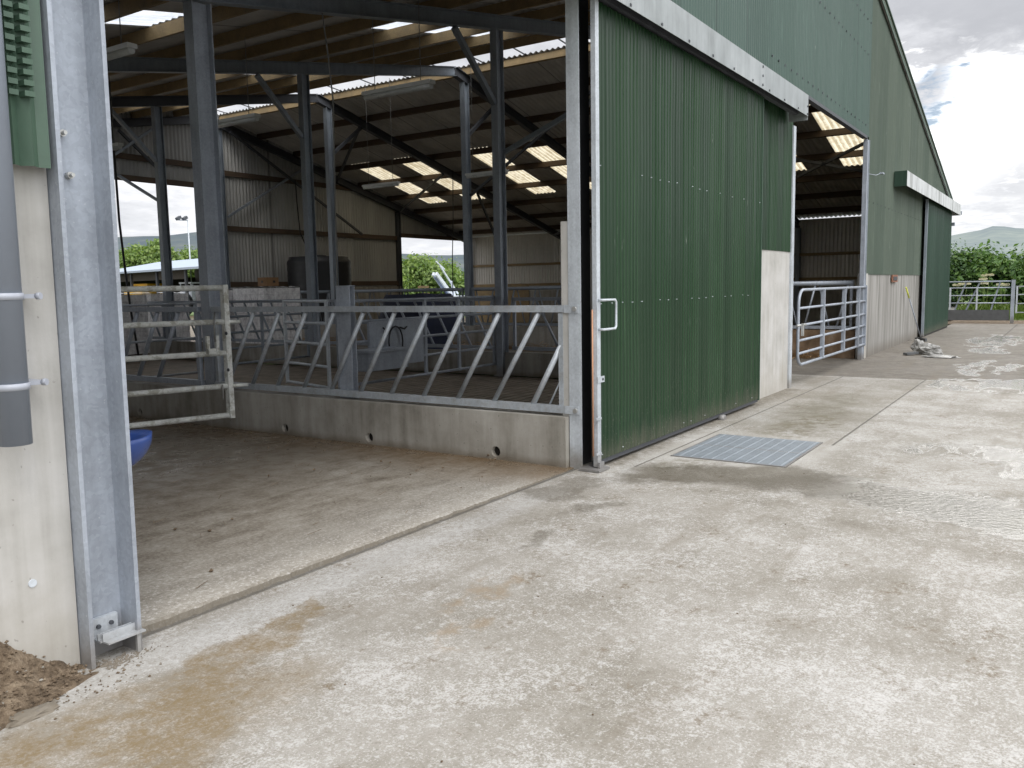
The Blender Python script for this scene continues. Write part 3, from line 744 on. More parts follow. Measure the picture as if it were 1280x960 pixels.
# far sliding door
b = MB(); b.corr(None, None, (0, 1, 0), 18.25, 23.6, lambda u: (u, -.12, .05), lambda u: (u, -.12, 3.55), .076, .009, 5, 0, 14, .008)
d2 = b.build('sliding_door', M['green_dark'], shed); d2['label'] = 'far green sliding door at the end of the front'
b = MB(); b.box(18.17, 18.25, -.15, -.09, .03, 3.55); b.build('edge_channel', M['galv_dk'], d2)
b = MB(); b.box(18.25, 23.6, -.11, -.06, .01, .05); b.build('bottom_rail', M['black'], d2)
b = MB(); b.box(23.6, 24.5, -.02, -.01, 1.6, 3.5); b.build('corner_flashing', M['green_trim'], shed)

# back gable and side wall
b = MB()
def bpiece(x0, x1, zl, hi=None, y=BK+.06):
    b.corr(None, None, (0, 1, 0), x0, x1, lambda u: (u, y, zl(u) if callable(zl) else zl), lambda u: (u, y, (ztop(u)+.05) if hi is None else hi), .13, .019, 7)
bpiece(XL, RX, 4.72); bpiece(RX, 11.33, 4.72); bpiece(11.33, 19.62, 1.6); bpiece(19.62, XE, 3.55)
b.build('back_wall', M['interior_clad'], shed)
b = MB(); b.box(11.4, 19.66, BK-.02, BK+.04, 0, 1.62); b.build('concrete_panel', M['conc_wall'], shed)
for (x0, x1, z, m) in ((XL, 11.3, 4.74, 'timber_dk'), (XL, 11.3, 5.33, 'timber_dk'), (11.43, 19.5, 3.5, 'timber_dk'), (11.43, 19.5, 1.75, 'timber_dk'), (19.7, 24.3, 3.62, 'timber_dk'), (11.43, 17.5, 5.2, 'timber_dk')):
    b = MB(); b.box(x0, x1, BK-.03, BK+.03, z-.08, z+.08); b.build('wall_rail', M[m], shed)
b = MB(); b.corr(None, None, (1, 0, 0), 0.1, 6., lambda u: (XE-.05, u, 1.35), lambda u: (XE-.05, u, rt_r(XE)+.12), .13, .02, 8); b.corr(None, None, (1, 0, 0), 6., BK, lambda u: (XE-.05, u, 1.35), lambda u: (XE-.05, u, rt_r(XE)+.175), .13, .02, 8)
b.build('side_wall', M['side_clad'], shed)
b = MB(); b.box(XE-.13, XE-.07, .1, BK, 0, 1.36); b.build('concrete_panel', M['conc_wall'], shed)
for z in (2.45, 1.6):
    b = MB(); b.box(XE-.15, XE-.07, .2, BK-.1, z-.05, z+.05); b.build('wall_rail', M['timber'], shed)
b = MB(); b.box(XE-.16, XE-.135, 15.9, 18.8, 0, 1.55); b.build('boarding', M['timber'], shed)
# left eaves wall
b = MB(); b.corr(None, None, (1, 0, 0), 0.0, BK, lambda u: (XL, u, 1.0), lambda u: (XL, u, rt_l(XL)-.35), .076, .011, 4); b.build('side_wall', M['interior_clad'], shed)
b = MB(); b.box(XL-.05, XL+.05, 0, BK, 0, 1.01); b.build('concrete_panel', M['conc_wall'], shed)
b = MB(); b.box(-4.27, -4.13, .12, BK-.1, 0, 1.5); b.build('concrete_panel', M['conc_wall'], shed)
b = MB(); b.box(-.098, .02, .086, .15, .435, 2.02); b.build('upright_plank', M['conc_panel'], shed)
b = MB(); b.box(14.0, 14.65, -.045, -.022, 1.46, 1.62); b.box(14.1, 14.55, -.055, -.045, 1.5, 1.58, 1); b.build('hatch_plate', [M['rust'], M['steel_dark']], shed)
b = MB(); b.tube([(11.2, -.03, 3.5), (11.5, -.10, 3.5), (11.7, -.14, 3.55)], .007, 6); b.box(11.68, 11.86, -.19, -.13, 3.54, 3.57); b.build('wall_bracket', M['galv'], shed)

# ================================================================== floors
b = MB()
xs = [-16, .75, 2.0, 26.3]; ys = [-34, -1.45, -.44, 0]
for i in range(3):
    for j in range(3):
        if i == 1 and j == 1: continue
        b.quad((xs[i], ys[j], 0), (xs[i+1], ys[j], 0), (xs[i+1], ys[j+1], 0), (xs[i], ys[j+1], 0))
b.quad((-4.3, 0, 0), (.15, 0, 0), (.15, .08, 0), (-4.3, .08, 0)); b.quad((0.15, 0, 0), (6.02, 0, 0), (6.02, .1, 0), (.15, .1, 0)); b.quad((6.02, 0, 0), (11.2, 0, 0), (11.2, BK, 0), (6.02, BK, 0)); b.quad((11.2, 0, 0), (24.5, 0, 0), (24.5, .3, 0), (11.2, .3, 0))
struct('yard', b, M['yard'])
b = MB()   # raised slab in the passage with a chipped arris
N = 260; rows = []
for i in range(N+1):
    x = -4.125+(4.025)*i/N; t = i/N
    zt = .045*(1-t)+.012*t
    e = .014*mnoise.noise(Vector((x*9, 0, 0)))+.012*mnoise.noise(Vector((x*31, 3, 0)))+.006*mnoise.noise(Vector((x*90, 3, 0)))
    y0 = .045+e
    rows.append([(x, y0-.004, -.01), (x, y0, zt*.7), (x, y0+.012+abs(e), zt-.002), (x, .25, zt+.002), (x, BK+.3, .03)])
n0 = 0
for r in rows:
    for p in r: b.v.append(Vector(p))
for i in range(N):
    for j in range(4):
        a = i*5+j; b.face((a, a+5, a+6, a+1), 0, j > 1)
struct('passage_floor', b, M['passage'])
b = MB(); y = .2
while y < BK-.1:
    b.box(.02, 5.83, y, y+.128, -.10, -.012); y += .165
struct('slatted_floor', b, M['slat'])
b = MB(); b.quad((.02, .1, -.6), (5.83, .1, -.6), (5.83, BK, -.6), (.02, BK, -.6)); struct('slurry_pit_floor', b, M['pit'])
b = MB(); y = .32
while y < BK-.1:
    b.box(11.36, 24.4, y, y+.128, -.10, -.012); y += .165
struct('far_slatted_floor', b, M['slat'])
b = MB(); b.quad((11.36, .3, -.5), (24.4, .3, -.5), (24.4, BK, -.5), (11.36, BK, -.5)); struct('far_pit_floor', b, M['pit'])
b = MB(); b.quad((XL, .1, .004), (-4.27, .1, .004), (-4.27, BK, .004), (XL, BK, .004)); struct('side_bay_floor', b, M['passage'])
b = MB(); b.box(.75, 2.0, -1.45, -.44, -.5, -.495); b.box(.745, .75, -1.45, -.44, -.495, -.002); b.box(2.0, 2.005, -1.45, -.44, -.495, -.002); b.box(.75, 2.0, -.44, -.435, -.495, -.002); b.box(.75, 2.0, -1.455, -1.45, -.495, -.002)
struct('drain_chamber', b, M['conc_wall'])
b = MB()
S = 5000
b.quad((-S, -S, -.9), (S, -S, -.9), (S, S, -.9), (-S, S, -.9)); struct('field', b, M['grass'])
b = MB(); b.quad((-60, BK+.31, -.03), (26.6, BK+.31, -.03), (26.6, 75, -.03), (-60, 75, -.03)); struct('rear_yard', b, M['conc_wall'])
b = MB()
nx, ny = 40, 60
for i in range(nx+1):
    for j in range(ny+1):
        x = 26.31+34*i/nx; y = -34+80*j/ny
        b.v.append(Vector((x, y, -.01+.05*mnoise.noise(Vector((x*.6, y*.6, 0)))+(.06 if x > 27.4 else 0))))
for i in range(nx):
    for j in range(ny):
        a = i*(ny+1)+j; b.face((a, a+ny+1, a+ny+2, a+1), 0 if i > 1 else 1, True)
struct('verge', b, [M['grass'], M['soil']])
b = MB(); b.quad((27.5, .9, .09), (27.5, .15, .09), (38, 1.0, .62), (38, 2.2, .62)); struct('track_path', b, M['conc_old'])

# ================================================================== low walls
def stone(x, y, z, s, m):
    n0 = len(b.v)
    base = [(1, 0, 0), (-1, 0, 0), (0, 1, 0), (0, -1, 0), (0, 0, 1), (0, 0, -1)]
    for p in base: b.v.append(Vector((x+p[0]*s*rnd.uniform(.6, 1.2), y+p[1]*s*rnd.uniform(.6, 1.2), z+p[2]*s*rnd.uniform(.4, .9))))
    for f in ((0, 2, 4), (2, 1, 4), (1, 3, 4), (3, 0, 4), (2, 0, 5), (1, 2, 5), (3, 1, 5), (0, 3, 5)): b.face([n0+k for k in f], m, False)
def lowwall(label, x0, x1, y0, y1, h, mat, holes=()):
    b = MB(); b.box(x0, x1, y0, y1, 0, h)
    o = b.build('concrete_wall', M[mat]); tag(o, label, 'low wall', 'low concrete walls under the feed barriers')
    if holes:
        for k, y in enumerate(holes):
            c = MB(); c.tube([(x0-.05, y, .085), (x0+.09, y, .085)], .047, 20); co = c.build('cutter', M[mat])
            md = o.modifiers.new('h', 'BOOLEAN'); md.object = co; md.operation = 'DIFFERENCE'; md.solver = 'EXACT'
            dg = bpy.context.evaluated_depsgraph_get(); dg.update()
            me = bpy.data.meshes.new_from_object(o.evaluated_get(dg))
            o.modifiers.clear(); o.data = me; bpy.data.objects.remove(co)
        for y in holes:
            p = MB(); p.tube([(x0+.02, y, .085), (x0+.088, y, .085)], .0465, 20); 
            p2 = MB(); p2.tube([(x0+.05, y, .085), (x0+.089, y, .085)], .046, 20); p2.build('drain_hole', M['pit'], o)
    return o
lowwall('long low concrete wall with round drain holes beside the open passage', -.16, 0.0, .09, BK, .432, 'conc_wall', (.79, 2.27, 3.45, 6.0))
lowwall('low concrete wall along the back of the first pen', 5.86, 6.0, .12, BK, .40, 'conc_wall')
lowwall('mucky brown low wall seen through the right-hand opening', 11.2, 11.35, .14, 4.6, .55, 'conc_muck')
lowwall('paler low wall continuing behind the feed passage', 11.2, 11.35, 4.63, BK, .55, 'conc_wall')

# ================================================================== feed barriers
def barrier(label, X, y0, y1, zb, zt, step, lean, mat, r=.024, first=None, top=('box', .055), group='diagonal feed barriers', rails=2, pair=False):
    t = thing('feed_barrier', label, 'feed barrier', (X, (y0+y1)/2, zb), group)
    b = MB(); b.box(X-.028, X+.028, y0, y1, zt-.028, zt+.028) if top[0] == 'box' else b.tube([(X, y0, zt), (X, y1, zt)], top[1], 10); b.build('top_rail', M[mat], t)
    b = MB(); b.box(X-.03, X+.03, y0, y1, zb-.03, zb+.03); b.build('bottom_rail', M[mat], t)
    for y in (y0+.04, y1-.04):
        b = MB(); b.box(X-.022, X+.022, y-.022, y+.022, zb+.03, zt-.035); b.build('upright', M[mat], t)
    proto = None
    y = first if first is not None else y0+.3
    while max(y, y+lean) < y1-.08:
        if min(y, y+lean) > y0+.08:
            if proto is None:
                b = MB(); b.tube([(X, y, zb+.028), (X, y+lean, zt-.033)], r, 8)
                proto = b.build('diagonal_bar', M[mat], t); py = y
            else:
                c = proto.copy(); col.objects.link(c); c.parent = t; c.location = proto.location + Vector((0, y-py, 0))
            if pair:
                b = MB(); b.tube([(X+.05, y+.16, zb+.028), (X+.05, y+.16-lean, zt-.033)], r*.8, 8); b.build('diagonal_bar', M[mat], t)
        y += step
    return t
fb = barrier('nearest galvanised feed barrier with slanting bars on the low wall by the passage', -.08, .12, 4.62, .487, 1.318, .396, -.47, 'galv_bar', .0225, .85)
b = MB(); b.tube([(-.08, .45, .51), (-.08, .165, 1.02)], .025, 8); b.build('diagonal_bar', M['galv_lt'], fb)
b = MB(); b.tube([(-.06, .30, .51), (-.06, .17, .76)], .008, 6); b.build('tie_rod', M['galv_lt'], fb)
b = MB(); b.box(-.112, -.106, -.01, .12, 1.285, 1.35); b.tube([(-.112, .02, 1.318), (-.126, .02, 1.318)], .02, 8, 1); b.build('fixing_lug', [M['galv_lt'], M['bolt']], fb)
b = MB(); b.box(-.112, -.106, -.01, .12, .455, .52); b.tube([(-.112, .02, .487), (-.126, .02, .487)], .02, 8, 1)
b.build('fixing_lug', [M['galv_lt'], M['bolt']], fb)
barrier('slanting feed barrier continuing past the second tall post beside the passage', -.08, 4.86, 9.34, .487, 1.318, .396, -.45, 'galv', .025, 5.3)
names = ['first', 'second', 'third', 'fourth']
for k in range(4):
    barrier('slanting feed barrier on the back wall of the pens, %s bay from the yard' % names[k], 5.93, k*BAY+(.2 if k == 0 else .13), (k+1)*BAY-.13, .47, 1.30, .42, .42, 'galv' if k < 2 else 'galv_dk', .022, k*BAY+.34)
for k in range(4):
    barrier('tall far feed barrier beyond the feed passage, %s bay from the yard' % names[k], 11.28, k*BAY+(.2 if k == 0 else .13), (k+1)*BAY-.13, .60, 1.47, .62, -.2, 'galv' if k == 0 else 'galv_dk', .02, None, ('tube', .045), 'diagonal feed barriers', 2, True)
# short stub posts
for (y, lab) in ((2.66, 'short galvanised stub post in the middle of the nearest feed barrier'), (6.85, 'short dark stub post behind the dirty gate on the left'), (11.5, 'short stub post further along the passage wall')):
    t = thing('stub_post', lab, 'post', (.05, y, 0), 'short posts behind the passage barrier')
    b = MB(); b.box(-.048, -.038, y-.09, y+.09, .435, 1.54); b.box(.02, .03, y-.09, y+.09, -.012, 1.54); b.box(-.038, .02, y-.006, y+.006, .435, 1.54); b.build('post_shaft', M['galv_dk' if y > 3 else 'galv'], t)
    b = MB(); b.box(-.05, .033, y-.093, y+.093, 1.54, 1.547); b.build('cap_plate', M['galv'], t)

# ================================================================== gates
def gate(name, label, p0, p1, zs, r, mat, ups=(), endr=None, group=None, cat='gate'):
    p0 = Vector((*p0, 0)); p1 = Vector((*p1, 0)); mid = (p0+p1)/2
    t = thing(name, label, cat, (mid.x, mid.y, zs[0]), group)
    for z in zs:
        b = MB(); b.tube([p0+Vector((0, 0, z)), p1+Vector((0, 0, z))], r, 10); b.build('rail', M[mat], t)
    for u in ups:
        p = p0.lerp(p1, u); d = (p1-p0).normalized()
        b = MB(); b.bar(p+Vector((0, 0, zs[0]-.02)), p+Vector((0, 0, zs[-1]+.02)), .05, .035, d.cross(Vector((0, 0, 1)))); b.build('upright', M[mat], t)
    return t
# dirty gate across the passage
dg = gate('cattle_gate', 'mud splashed pale galvanised gate swung across the passage on the left', (-.40, 4.0), (-4.0, 5.2), (.22, .53, .875, 1.20, 1.55), .029, 'galv_dirty', ())
p = Vector((-.40, 4.0, 0))
b = MB(); b.box(-.43, -.37, 3.97, 4.03, .19, 1.58); 
for z in (1.08, .70): b.tube([(-.433, 3.965, z), (-.425, 3.965, z)], .018, 8, 1)
b.build('end_upright', [M['galv_dirty'], M['steel_dark']], dg)
b = MB(); b.box(-.62, -.585, 4.03, 4.06, .90, 1.06); b.box(-.53, -.495, 4.0, 4.03, .90, 1.06); b.box(-.62, -.495, 4.01, 4.05, .875, .93); b.build('latch_keep', M['galv_dirty'], dg)
b = MB(); b.tube([(-.55, 3.98, 1.235), (-.55, 3.97, 1.30), (-.57, 3.97, 1.15), (-.56, 3.98, 1.0)], .008, 6); b.tube([(-.5, 3.98, .55), (-.51, 3.97, .40)], .009, 6); b.build('tie_cord', M['rope'], dg)
b = MB(); b.tube([(-.42, 4.0, 1.20), (-.26, 3.95, 1.195)], .02, 8); b.tube([(-.42, 4.0, .53), (-.22, 3.93, .525)], .02, 8); b.build('slide_bolt', M['galv_dirty'], dg)
# pen dividing gates
gz = (.21, .5, .79, 1.07, 1.35)
gate('cattle_gate', 'galvanised five bar pen gate with a drinker panel, across the first pen', (5.68, 4.82), (2.05, 4.84), gz, .021, 'galv', (.0, .27, .5, 1.0), group='galvanised pen gates')
gate('cattle_gate', 'short pen gate swung open behind the stub post', (1.96, 4.95), (2.30, 6.15), (.2, .48, .78, 1.06, 1.36), .021, 'galv_lt', (.0, 1.0), group='galvanised pen gates')
gate('cattle_gate', 'dark pen gate in front of the wrapped pallets', (5.78, 9.42), (3.7, 9.42), (.2, .48, .77, 1.06, 1.33), .022, 'galv_dk', (.0, .55, 1.0), group='galvanised pen gates')
gate('cattle_gate', 'pale pen gate with its end behind the thick post', (3.2, 9.42), (.2, 9.42), (.12, .42, .72, 1.02, 1.32), .021, 'galv', (.0, .5, 1.0), group='galvanised pen gates')
# right opening: rounded gate
zs = (.29, .46, .65, .87, 1.12, 1.385); y = -.035; xa, xb = 6.42, 11.17
t = thing('yard_gate', 'round cornered silver tube gate across the right-hand opening', 'gate', ((xa+xb)/2, y, .2))
pts = [(xb, y, zs[-1])]
for k in range(7):
    a = math.pi/2*(k/6); pts.append((xa+.22-.22*math.sin(a), y, zs[-1]-.22+.22*math.cos(a)))
for k in range(7):
    a = math.pi/2*(k/6); pts.append((xa+.22-.22*math.cos(a), y, zs[0]+.16-.16*math.sin(a)))
pts.append((xb, y, zs[0]))
b = MB(); b.tube(pts, .022, 10); b.build('gate_frame', M['galv'], t)
for z in zs[1:-1]:
    b = MB(); b.tube([(xa, y, z), (xb, y, z)], .019, 10); b.build('rail', M['galv'], t)
for x in (7.86, 9.35, 10.52):
    b = MB(); b.box(x-.028, x+.028, y-.032, y+.026, zs[0], zs[-1]); b.build('upright', M['galv'], t)
b = MB(); b.box(xb-.03, xb+.01, y-.03, y+.03, zs[0]-.03, zs[-1]+.03); b.build('hinge_upright', M['galv'], t)
b = MB(); b.tube([(xa-.12, y-.01, .875), (xa+.3, y-.03, .875)], .016, 8); b.box(xa+.05, xa+.1, y-.06, y-.03, .72, .9); b.build('slide_bolt', M['bolt'], t)
# far yard gates
X = 27.0
t = thing('yard_gate', 'far gate with dark rubber sheet along its foot', 'gate', (X, -.5, .05))
for z, m in ((1.40, 'galv_dk'), (1.19, 'galv'), (.93, 'galv'), (.67, 'galv'), (.1, 'galv_dk')):
    b = MB(); b.tube([(X, .75, z), (X, -1.62, z)], .025 if z > 1.3 else .02, 8); b.build('rail', M[m], t)
for yv in (.2, -.62):
    b = MB(); b.box(X-.02, X+.02, yv-.025, yv+.025, .1, 1.2); b.build('upright', M['galv_lt'], t)
for (ya, yb) in ((.05, -.28), (-.3, -.7), (-1.05, -1.3)):
    b = MB(); b.bar((X+.03, ya, .42), (X+.03, yb, 1.4), .05, .03, (1, 0, 0)); b.build('diagonal_bar', M['galv_dk'], t)
b = MB(); b.box(X-.035, X-.022, -1.6, .75, .08, .44); b.build('rubber_sheet', M['rubber'], t)
t2 = thing('gate_post', 'grey steel gate post between the two far gates', 'post', (X, -1.68, 0))
b = MB(); b.box(X-.05, X+.05, -1.74, -1.63, -.2, 1.44); b.build('post_shaft', M['galv'], t2)
b = MB(); b.box(X-.055, X+.055, -1.745, -1.625, 1.44, 1.45); b.build('cap_plate', M['galv'], t2)
gate('yard_gate', 'plain far gate at the right edge beyond the steel post', (X, -1.8), (X, -5.2), (.35, .65, .95, 1.22), .02, 'galv_lt', (.0, .5, 1.))

# ================================================================== things in the pens
t = thing('drinking_trough', 'galvanised drinker box and splash panel hung on the pen gate', 'trough', (3.0, 4.7, .4))
b = MB(); b.box(2.55, 3.72, 4.75, 4.785, .42, 1.06); b.box(2.55, 3.72, 4.74, 4.75, 1.03, 1.06); b.box(2.55, 2.58, 4.74, 4.75, .42, 1.03); b.build('splash_panel', M['galv'], t)
b = MB(); b.box(2.15, 2.95, 4.40, 4.74, .42, .66); b.box(2.13, 2.97, 4.38, 4.74, .665, .70); b.build('trough_box', M['galv'], t)
b = MB()
def hose(pts): b.tube(pts, .012, 6)
cx = 3.06
hose([(cx-.24, 4.735, .97), (cx-.2, 4.72, .93), (cx-.17, 4.72, .86), (cx-.12, 4.72, .93)])
hose([(cx+.15*math.sin(a), 4.715, .76-.22*math.cos(a)) for a in [i*2*math.pi/16 for i in range(17)]])
hose([(cx+.1, 4.72, .96), (cx+.2, 4.72, .93), (cx+.27, 4.735, .96)]); hose([(cx-.28, 4.735, .55), (cx-.1, 4.72, .53), (cx+.15, 4.72, .55), (cx+.2, 4.73, .58)])
b.build('hose', M['cable'], t)
# navy covered load
b = MB()
nu, nv = 20, 14
for j in range(nv+1):
    z = .0+1.38*j/nv; f = 1-.18*(j/nv)**6
    for i in range(nu):
        a = 2*math.pi*i/nu
        ca, sa = math.cos(a), math.sin(a); e = .45
        x = math.copysign(abs(ca)**e, ca); yy = math.copysign(abs(sa)**e, sa)
        d = 1+.10*mnoise.noise(Vector((x*1.7, yy*1.7, z*2.2)))
        w = (.48+.22*min(1, max(0, (z-.25)/.5)))
        b.v.append(Vector((8.05+x*w*d*f, 8.4+yy*w*d*f, z+.05*mnoise.noise(Vector((x*2, yy*2, 5))))))
for j in range(nv):
    for i in range(nu):
        i2 = (i+1) % nu; b.face((j*nu+i, j*nu+i2, (j+1)*nu+i2, (j+1)*nu+i), 0, True)
b.face([nv*nu+i for i in range(nu)], 0, True)
tag(b.build('covered_load', M['navy']), 'dark navy covered load standing in the feed passage behind the drinker', 'covered load')
# wrapped pallets
def pallet(label, cx, cy, w, d, h, rz, grp='shrink wrapped pallets'):
    t = thing('wrapped_pallet', label, 'pallet load', (cx, cy, 0), grp); t.rotation_euler = (0, 0, rz)
    b = MB()
    layers = int(h/.17)
    for k in range(layers):
        z0 = .15+k*(h-.15)/layers; z1 = .15+(k+1)*(h-.15)/layers-.004
        for a in range(3):
            for c in range(2):
                e = rnd.uniform(-.015, .015)
                b.box(-w/2+a*w/3+.002+e*.5, -w/2+(a+1)*w/3-.002+e*.5, -d/2+c*d/2+.002+e*.5, -d/2+(c+1)*d/2-.002+e*.5, z0, z1)
    WP[t] = Vector((0, 0, 0)); o = b.build('wrapped_stack', M['wrap'], t)
    b = MB()
    for x in (-.42, 0, .42): b.box(x*w-.05, x*w+.05, -d/2, d/2, 0, .10)
    for k in range(5): b.box(-w/2, w/2, -d/2+k*(d-.1)/4, -d/2+k*(d-.1)/4+.1, .101, .125)
    b.build('pallet_base', M['timber_dk'], t)
    # loose film on top
    b = MB(); nn = 10
    for i in range(nn+1):
        for j in range(nn+1):
            x = -w/2+w*i/nn; yv = -d/2+d*j/nn
            b.v.append(Vector((x*1.01, yv*1.01, h+.01+.05*abs(mnoise.noise(Vector((x*4+cx, yv*4, 0)))))))
    for i in range(nn):
        for j in range(nn):
            a = i*(nn+1)+j; b.face((a, a+nn+1, a+nn+2, a+1), 0, True)
    b.build('loose_film', M['wrap'], t)
    WP[t] = Vector((cx, cy, 0)); return t
pallet('tall shrink wrapped pallet with a cardboard box on top', 8.95, 14.28, 1.2, 1.2, 1.60, 0.)
pallet('tall shrink wrapped pallet standing close behind the boxed one', 8.9, 15.75, 1.2, 1.2, 1.56, .05)
pallet('wrapped pallet with glossy film left of the thick post', 4.9, 14.9, 1.2, 1.15, 1.5, .1)
pallet('duller wrapped pallet half behind the thick post', 7.3, 16.8, 1.3, 1.2, 1.5, .2)
t = thing('cardboard_box', 'small brown cardboard box sitting on the wrapped pallet', 'box', (8.95, 14.2, 1.62))
b = MB(); b.box(8.72, 9.12, 14.0, 14.34, 1.655, 1.87); b.build('carton', M['card'], t)
b = MB(); b.box(8.93, 9.0, 13.992, 13.997, 1.73, 1.79); b.box(8.714, 8.718, 14.14, 14.2, 1.73, 1.79); b.build('printed_mark', M['black'], t)
# black tank by the back wall
t = thing('water_tank', 'black ribbed plastic tank against the back wall', 'tank', (13.85, 17.4, 0))
b = MB(); pts = []; rr = []
for k in range(40):
    z = 2.6*k/39; pts.append((13.85, 17.4, z)); rr.append(1.02+(.008 if k % 3 == 0 else 0) if 0 < k < 38 else .95)
b.tube(pts, rr, 40); b.build('tank_body', M['black'], t)
b = MB(); b.tube([(13.85, 17.4, 2.6), (13.85, 17.4, 2.66)], .25, 16); b.build('tank_lid', M['black'], t)
# blue drinking bowl
t = thing('water_bowl', 'blue plastic drinking bowl low behind the nearest post', 'water bowl', (-3.98, .24, .74))
b = MB(); nu, nv = 20, 8
for j in range(nv+1):
    v = j/nv
    for i in range(nu):
        a = 2*math.pi*i/nu; rr = .05+.095*math.sin(v*math.pi/2)**.8
        x = math.cos(a)*rr*1.25; yv = math.sin(a)*rr
        b.v.append(Vector((-4.0+x+.02*v, .24+yv, .715+.145*v**1.3+(.012*math.cos(a) if j == nv else 0))))
for j in range(nv):
    for i in range(nu):
        i2 = (i+1) % nu; b.face((j*nu+i, j*nu+i2, (j+1)*nu+i2, (j+1)*nu+i), 0, True)
b.face([i for i in reversed(range(nu))], 0, True)
n0 = len(b.v)
for i in range(nu):
    a = 2*math.pi*i/nu; b.v.append(Vector((-4.0+.02+math.cos(a)*.118*1.2, .24+math.sin(a)*.118, .852)))
for i in range(nu):
    a = 2*math.pi*i/nu; b.v.append(Vector((-4.0+math.cos(a)*.06, .24+math.sin(a)*.05, .76)))
for i in range(nu):
    i2 = (i+1) % nu; b.face((nv*nu+i, nv*nu+i2, n0+i2, n0+i), 0, True); b.face((n0+i, n0+i2, n0+nu+i2, n0+nu+i), 0, True)
b.face([n0+nu+i for i in range(nu)], 0, True)
b.build('bowl', M['blue'], t)
b = MB(); b.box(-4.13, -4.06, .17, .31, .74, .95); b.build('wall_bracket', M['blue'], t)
# strip lights
def strip(label, x, y0, y1, z, ceil):
    t = thing('strip_light', label, 'strip light', (x, (y0+y1)/2, z), 'hanging strip lights')
    b = MB(); b.box(x-.06, x+.06, y0, y1, z, z+.05); b.build('housing', M['white'], t)
    b = MB(); b.tube([(x, y0+.02, z-.02), (x, y1-.02, z-.02)], .045, 8); b.build('diffuser', M['diff'], t)
    for y in (y0+.2, y1-.2):
        b = MB(); b.tube([(x, y, z+.05), (x, y, ceil(x))], .006, 5); b.build('hanging_wire', M['rope'], t)
lb = ['strip light nearest the passage, cut off by the near post', 'strip light hanging over the first pen between the two tall posts', 'strip light beside the thick post with a white box at its end', 'strip light furthest left above the pens', 'strip light low under the yellowed rooflights on the left', 'strip light under the yellowed rooflights behind the middle post']
for l, a in zip(lb, ((-.3, 5.45, 6.7, 4.2), (3.0, 3.87, 5.09, 4.2), (3.02, 7.35, 8.57, 4.2), (3.2, 11.3, 12.5, 4.2), (10.77, 11.2, 12.43, 4.2), (10.77, 7.85, 9.05, 4.2))):
    strip(l, *a, lambda x: rt_l(x)+.02)
t = thing('junction_box', 'small white electrical box hung beside the strip light end', 'electrical box', (3.05, 8.75, 4.2))
b = MB(); b.box(2.97, 3.13, 8.66, 8.84, 4.2, 4.42); b.build('box_case', M['white'], t)
b = MB(); b.tube([(3.05, 8.75, 4.42), (3.05, 8.75, rt_l(3.05))], .007, 5); b.build('hanging_wire', M['rope'], t)
b = MB(); b.tube([(3.05, 8.653, 4.31), (3.05, 8.661, 4.31)], .012, 8); b.build('screw', M['steel_dark'], t)
# cables
def cable(label, pts, r, m='cable'):
    b = MB(); b.tube(pts, r, 6); tag(b.build('hanging_cable', M[m]), label, 'cable')
cable('thick black cable hanging in the left back opening', [(3.5, 12, rt_l(3.5)), (3.5, 12, 4.6), (3.51, 12, 2.9), (3.56, 12, 2.0), (3.62, 12, 1.2), (3.72, 12, .3)], .022)
cable('grey rope hanging from the nearest beam over the first pen', [(1.86, 4.7, rt_l(1.86)-.2), (1.93, 4.7, 4.5), (1.99, 4.7, 3.93), (1.95, 4.7, 2.6), (1.92, 4.7, 1.2), (1.9, 4.7, .5)], .010, 'rope')
cable('thin black cable curving down the back wall', [(14.1, 18.6, 5.2), (14.12, 18.6, 4.5), (14.2, 18.6, 3.5), (14.5, 18.6, 2.9), (14.58, 18.6, 2.2)], .02)
cable('thin cable hanging in front of the far right back opening', [(16.9, 14.1, rt_r(16.9)), (16.85, 14.1, 3.8), (16.75, 14.1, 2.5), (16.72, 14.1, .6)], .016)
cable('dark cable sagging on the far side wall', [(24.2, 14.0, 3.6), (24.2, 13.6, 2.6), (24.2, 12.9, 1.9), (24.2, 12.7, 1.5)], .02)
# feed on the passage floor
b = MB()
for i in range(6000):
    if i % 2: x = 6.15+abs(rnd.gauss(0, .45)); 
    else: x = 11.1-abs(rnd.gauss(0, .35))
    y = rnd.uniform(.6, 16); a = rnd.uniform(0, math.pi); l = rnd.uniform(.05, .13); z = .01+abs(rnd.gauss(0, .07)); dz = rnd.uniform(-.03, .05)
    dxx, dy = math.cos(a)*l, math.sin(a)*l; w = .006
    b.quad((x-dxx, y-dy, z), (x+dxx, y+dy, z+abs(dz)), (x+dxx-dy*.08, y+dy+dxx*.08, z+abs(dz)+w), (x-dxx-dy*.08, y-dy+dxx*.08, z+w))
o = b.build('loose_straw', M['straw']); o['kind'] = 'stuff'; tag(o, 'loose brown feed and straw along the feed passage', 'straw')

b = MB()
for i in range(260):
    x = -.2-abs(rnd.gauss(0, .8)) if i % 3 else rnd.uniform(-4, -.2); y = rnd.uniform(.25, 9) if i % 2 else rnd.uniform(.2, 3)
    if x < -4.05: continue
    a = rnd.uniform(0, math.pi); l = rnd.uniform(.015, .06); z = .048
    dxx, dy = math.cos(a)*l, math.sin(a)*l; w = .0035
    b.quad((x-dxx, y-dy, z), (x+dxx, y+dy, z+.004), (x+dxx-dy/l*w, y+dy+dxx/l*w, z+.006), (x-dxx-dy/l*w, y-dy+dxx/l*w, z+.002))
    if i % 5 == 0: stone(x+.1, y+.05, z, rnd.choice((.006, .01, .016)), 0)
o = b.build('passage_litter', M['soil']); o['kind'] = 'stuff'; tag(o, 'scraps of dark straw and muck on the passage floor', 'muck')

